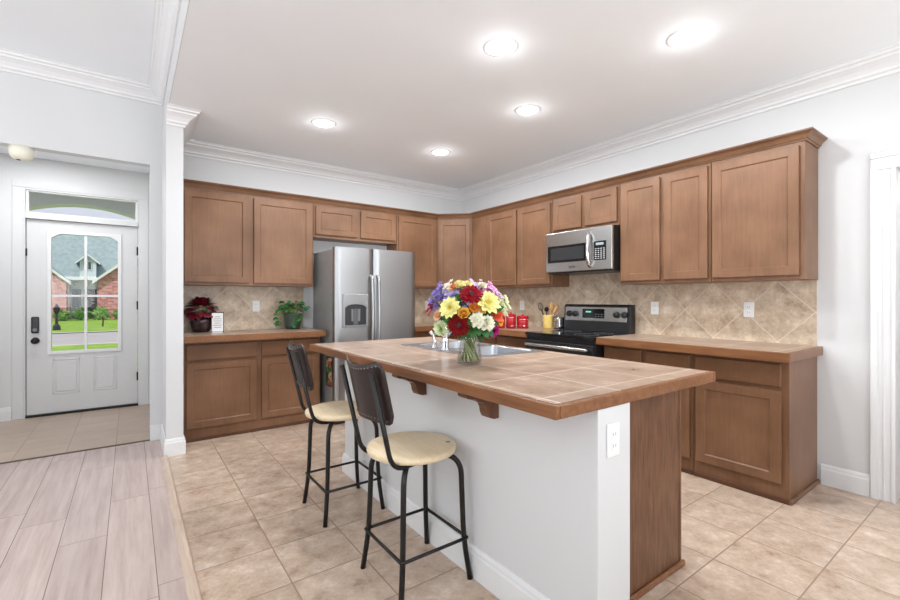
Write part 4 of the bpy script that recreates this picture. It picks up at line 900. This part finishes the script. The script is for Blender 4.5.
for k in range(9):
    a = 2 * PI * k / 9; tube(bm, [(.565 + .02 * math.cos(a), 4.90 + .02 * math.sin(a), ZT + .09), (.565 + .06 * math.cos(a), 4.90 + .05 * math.sin(a), ZT + .25)], .003, 6)
mesh_obj('stems', bm, stemm, t)
cd = thing('counter_card', 'small white card with grey print standing before the red plant', 'card', (.69, 4.80, ZT), world=False, rz=math.radians(-8))
mesh_obj('card_frame', boxes((-.055, 0, 0, .055, .012, .195)), 'dark', cd, bevel=.002)
mesh_obj('card_face', boxes((-.049, -.002, .008, .049, -.0002, .188)), 'white', cd)
b = bmesh.new()
for k, wd in enumerate((.06, .07, .05, .066, .07, .045)): box(b, -wd / 2, -.003, .045 + k * .021, wd / 2, -.0018, .0495 + k * .021)
mesh_obj('print', b, 'grey', cd)
mesh_obj('card_stand', boxes((-.045, -.03, 0, .045, 0, .004)), 'white', cd)

def green_plant(cx, cy):
    t = thing('potted_plant', 'bushy green plant in a dark green grey pot beside the refrigerator', 'plant', (cx, cy, ZT))
    bm = bmesh.new(); lathe(bm, [(.075, ZT), (.085, ZT + .05), (.10, ZT + .155), (.103, ZT + .165), (.094, ZT + .165), (.09, ZT + .14), (.02, ZT + .135)], cx, cy, 28); mesh_obj('pot', bm, plain('green_grey_pot', S(62, 78, 68), .3, var=.2), t, smooth=True)
    lm = plain('ivy_leaf', S(44, 112, 54), .4, var=.35, scale=18); rp2 = random.Random(8)
    bl, bs = bmesh.new(), bmesh.new()
    tips = []
    for k in range(64):
        a = rp2.uniform(0, 2 * PI); el = rp2.uniform(.1, 1.3); rr = rp2.uniform(.55, 1)
        p = Vector((cx, cy, ZT + .19)) + Vector((math.cos(a) * math.cos(el) * .15, math.sin(a) * math.cos(el) * .11, math.sin(el) * .125)) * rr
        tips.append((p, a))
    for k in range(7): tips.append((Vector((cx - .15 - .03 * rp2.random(), cy - .06 + .02 * k * .3, ZT + .05 + .02 * k)), PI + rp2.uniform(-.5, .5)))
    for k in range(5): tips.append((Vector((cx + .02 * k - .03, cy - .11, ZT + .05 + .022 * k)), -PI / 2))
    for k in range(3): tips.append((Vector((cx + .11 + .02 * k, cy - .04, ZT + .20 + .02 * k)), 0))
    for p, a in tips:
        d = Vector((math.cos(a), math.sin(a), rp2.uniform(-.5, .3))).normalized(); n_ = Vector((rp2.uniform(-.3, .3), -.4, 1)); n_ = (n_ - d * n_.dot(d)).normalized()
        petal(bl, p, d, n_, .05 * rp2.uniform(.8, 1.25), .021, -.6, .2)
        tube(bs, smooth_path([(cx + .02 * math.cos(a), cy + .02 * math.sin(a), ZT + .135), (cx + .07 * math.cos(a), cy + .07 * math.sin(a), ZT + .22), p], 3), .0018, 5)
    mesh_obj('leaves', bl, lm, t); mesh_obj('stems', bs, stemm, t)
green_plant(1.43, 4.86)

# ------------------------------------------------------------------ things left of the range
redp = plain('red_enamel', S(170, 22, 34), .22, var=.05)
for x, y, r, hh, lab in ((3.30, 3.575, .052, .172, 'tallest red canister, half hidden behind the bouquet'), (3.385, 3.495, .054, .165, 'middle red canister with steel lid'), (3.49, 3.42, .064, .145, 'shortest and widest red canister, next to the yellow crock')):
    t = thing('canister', lab, 'canister', (x, y, ZT), 'red canisters')
    bm = bmesh.new(); lathe(bm, [(r - .004, ZT + .001), (r, ZT + .006), (r, ZT + hh - .03), (r - .002, ZT + hh - .026)], x, y, 28); mesh_obj('body', bm, redp, t, smooth=False)
    smooth_by_angle(t.children[0], 40)
    bm = bmesh.new(); lathe(bm, [(r + .001, ZT + hh - .0258), (r + .001, ZT + hh - .012), (r - .008, ZT + hh - .006), (.012, ZT + hh - .004), (.010, ZT + hh + .004), (.013, ZT + hh + .010), (.006, ZT + hh + .014)], x, y, 28); ld = mesh_obj('lid', bm, redp, t, smooth=True)
    bm = bmesh.new(); lathe(bm, [(r + .0015, ZT + .03), (r + .0015, ZT + .034)], x, y, 28, False, False); 
    lathe(bm, [(r + .0015, ZT + hh - .045), (r + .0015, ZT + hh - .041)], x, y, 28, False, False); mesh_obj('band', bm, 'chrome', t)
t = thing('utensil_crock', 'pale yellow crock for cooking utensils left of the range', 'crock', (3.70, 3.245, ZT))
bm = bmesh.new(); lathe(bm, [(.045, ZT + .001), (.052, ZT + .006), (.054, ZT + .14), (.056, ZT + .148), (.050, ZT + .148), (.048, ZT + .02), (.01, ZT + .015)], 3.70, 3.245, 28); mesh_obj('body', bm, plain('yellow_glaze', S(236, 206, 120), .3), t, smooth=True)
wsp = wood_mat('spoon_wood', S(190, 140, 84), S(220, 176, 120), .5)
def utensil(name, lab, foot, tip, headsz, mat, cat, flat=True):
    t = thing(name, lab, cat, foot, 'utensils in the yellow crock'); f, p = Vector(foot), Vector(tip)
    bm = bmesh.new(); tube(bm, [f, f + (p - f) * .95], .006, 8); mesh_obj('handle', bm, mat, t, smooth=True)
    bm = bmesh.new()
    if name == 'whisk':
        d = (p - f).normalized(); a, b = basis(d)
        for k in range(5):
            s = a * math.cos(k * PI / 5) + b * math.sin(k * PI / 5)
            tube(bm, smooth_path([p - d * .01, p + d * .03 + s * .028, p + d * .075 + s * .02, p + d * .088, p + d * .075 - s * .02, p + d * .03 - s * .028, p - d * .01], 4), .0018, 5)
    else:
        q = (p - f).normalized().to_track_quat('Z', 'Y').to_matrix().to_4x4()
        bmesh.ops.create_uvsphere(bm, u_segments=16, v_segments=10, radius=1, matrix=Matrix.Translation(p) @ q @ Matrix.Diagonal((headsz[0], headsz[1], headsz[2], 1)))
    mesh_obj('head', bm, mat, t, smooth=True)
utensil('whisk', 'dark wire whisk leaning left out of the yellow crock', (3.70, 3.25, ZT + .02), (3.675, 3.31, ZT + .20), None, M['dark'], 'utensil')
utensil('wooden_spoon', 'wooden spoon with round head in the yellow crock', (3.705, 3.24, ZT + .02), (3.715, 3.205, ZT + .245), (.03, .022, .05), wsp, 'utensil')
utensil('wooden_spatula', 'wooden spatula leaning right out of the yellow crock', (3.69, 3.255, ZT + .02), (3.74, 3.165, ZT + .215), (.028, .02, .052), wsp, 'utensil')
utensil('ladle', 'dark ladle standing in the yellow crock behind the whisk', (3.71, 3.26, ZT + .02), (3.73, 3.29, ZT + .21), (.026, .02, .026), M['dark'], 'utensil')
t = thing('toaster', 'small silver toaster wedged between the yellow crock and the range', 'toaster', (3.76, 3.13, ZT))
bm = bmesh.new(); box(bm, 3.70, 3.087, ZT + .006, 3.825, 3.172, ZT + .13); mesh_obj('body', bm, 'steelh', t, bevel=.022, seg=4)
mesh_obj('base', boxes((3.705, 3.09, ZT, 3.82, 3.169, ZT + .012)), 'black', t)
mesh_obj('slot', boxes((3.725, 3.105, ZT + .1295, 3.80, 3.12, ZT + .1312), (3.725, 3.138, ZT + .1295, 3.80, 3.153, ZT + .1312)), 'black', t)
mesh_obj('lever', boxes((3.686, 3.12, ZT + .075, 3.702, 3.14, ZT + .085)), 'black', t, bevel=.002)

# ------------------------------------------------------------------ pantry shelves and their goods, seen through the doorway
for k, z in enumerate((.95, 1.46, 1.69, 2.05)):
    struct('pantry_shelf_%d' % (k + 1), boxes((4.88, -.69, z - .02, 5.199, 1.099, z)), 'trim')
rs = random.Random(4)
GOODS = [(1.69, 'tan storage jar on the upper pantry shelf', S(176, 150, 122)), (1.46, 'dark blue storage jar on the middle pantry shelf', S(50, 60, 84)), (.95, 'black storage jar on the lower pantry shelf', S(40, 40, 42)), (.95, 'red storage jar at the back of the lower pantry shelf', S(150, 50, 44))]
for k, (z, lab, c) in enumerate(GOODS):
    x, y = (4.98, .705) if k != 3 else (5.1, .60)
    t = thing('storage_jar', lab, 'jar', (x, y, z), 'jars in the pantry'); hh = .17 if k == 0 else .2
    bm = bmesh.new(); lathe(bm, [(.05, z + .001), (.055, z + .01), (.055, z + hh - .04), (.045, z + hh - .025)], x, y, 20); mesh_obj('body', bm, plain('jar_%d' % k, c, .3), t, smooth=True)
    bm = bmesh.new(); lathe(bm, [(.047, z + hh - .0248), (.047, z + hh - .004), (.04, z + hh)], x, y, 20); mesh_obj('lid', bm, 'grey', t)

# helper keys used only while building
for o in bpy.data.objects:
    if '_w' in o: del o['_w']
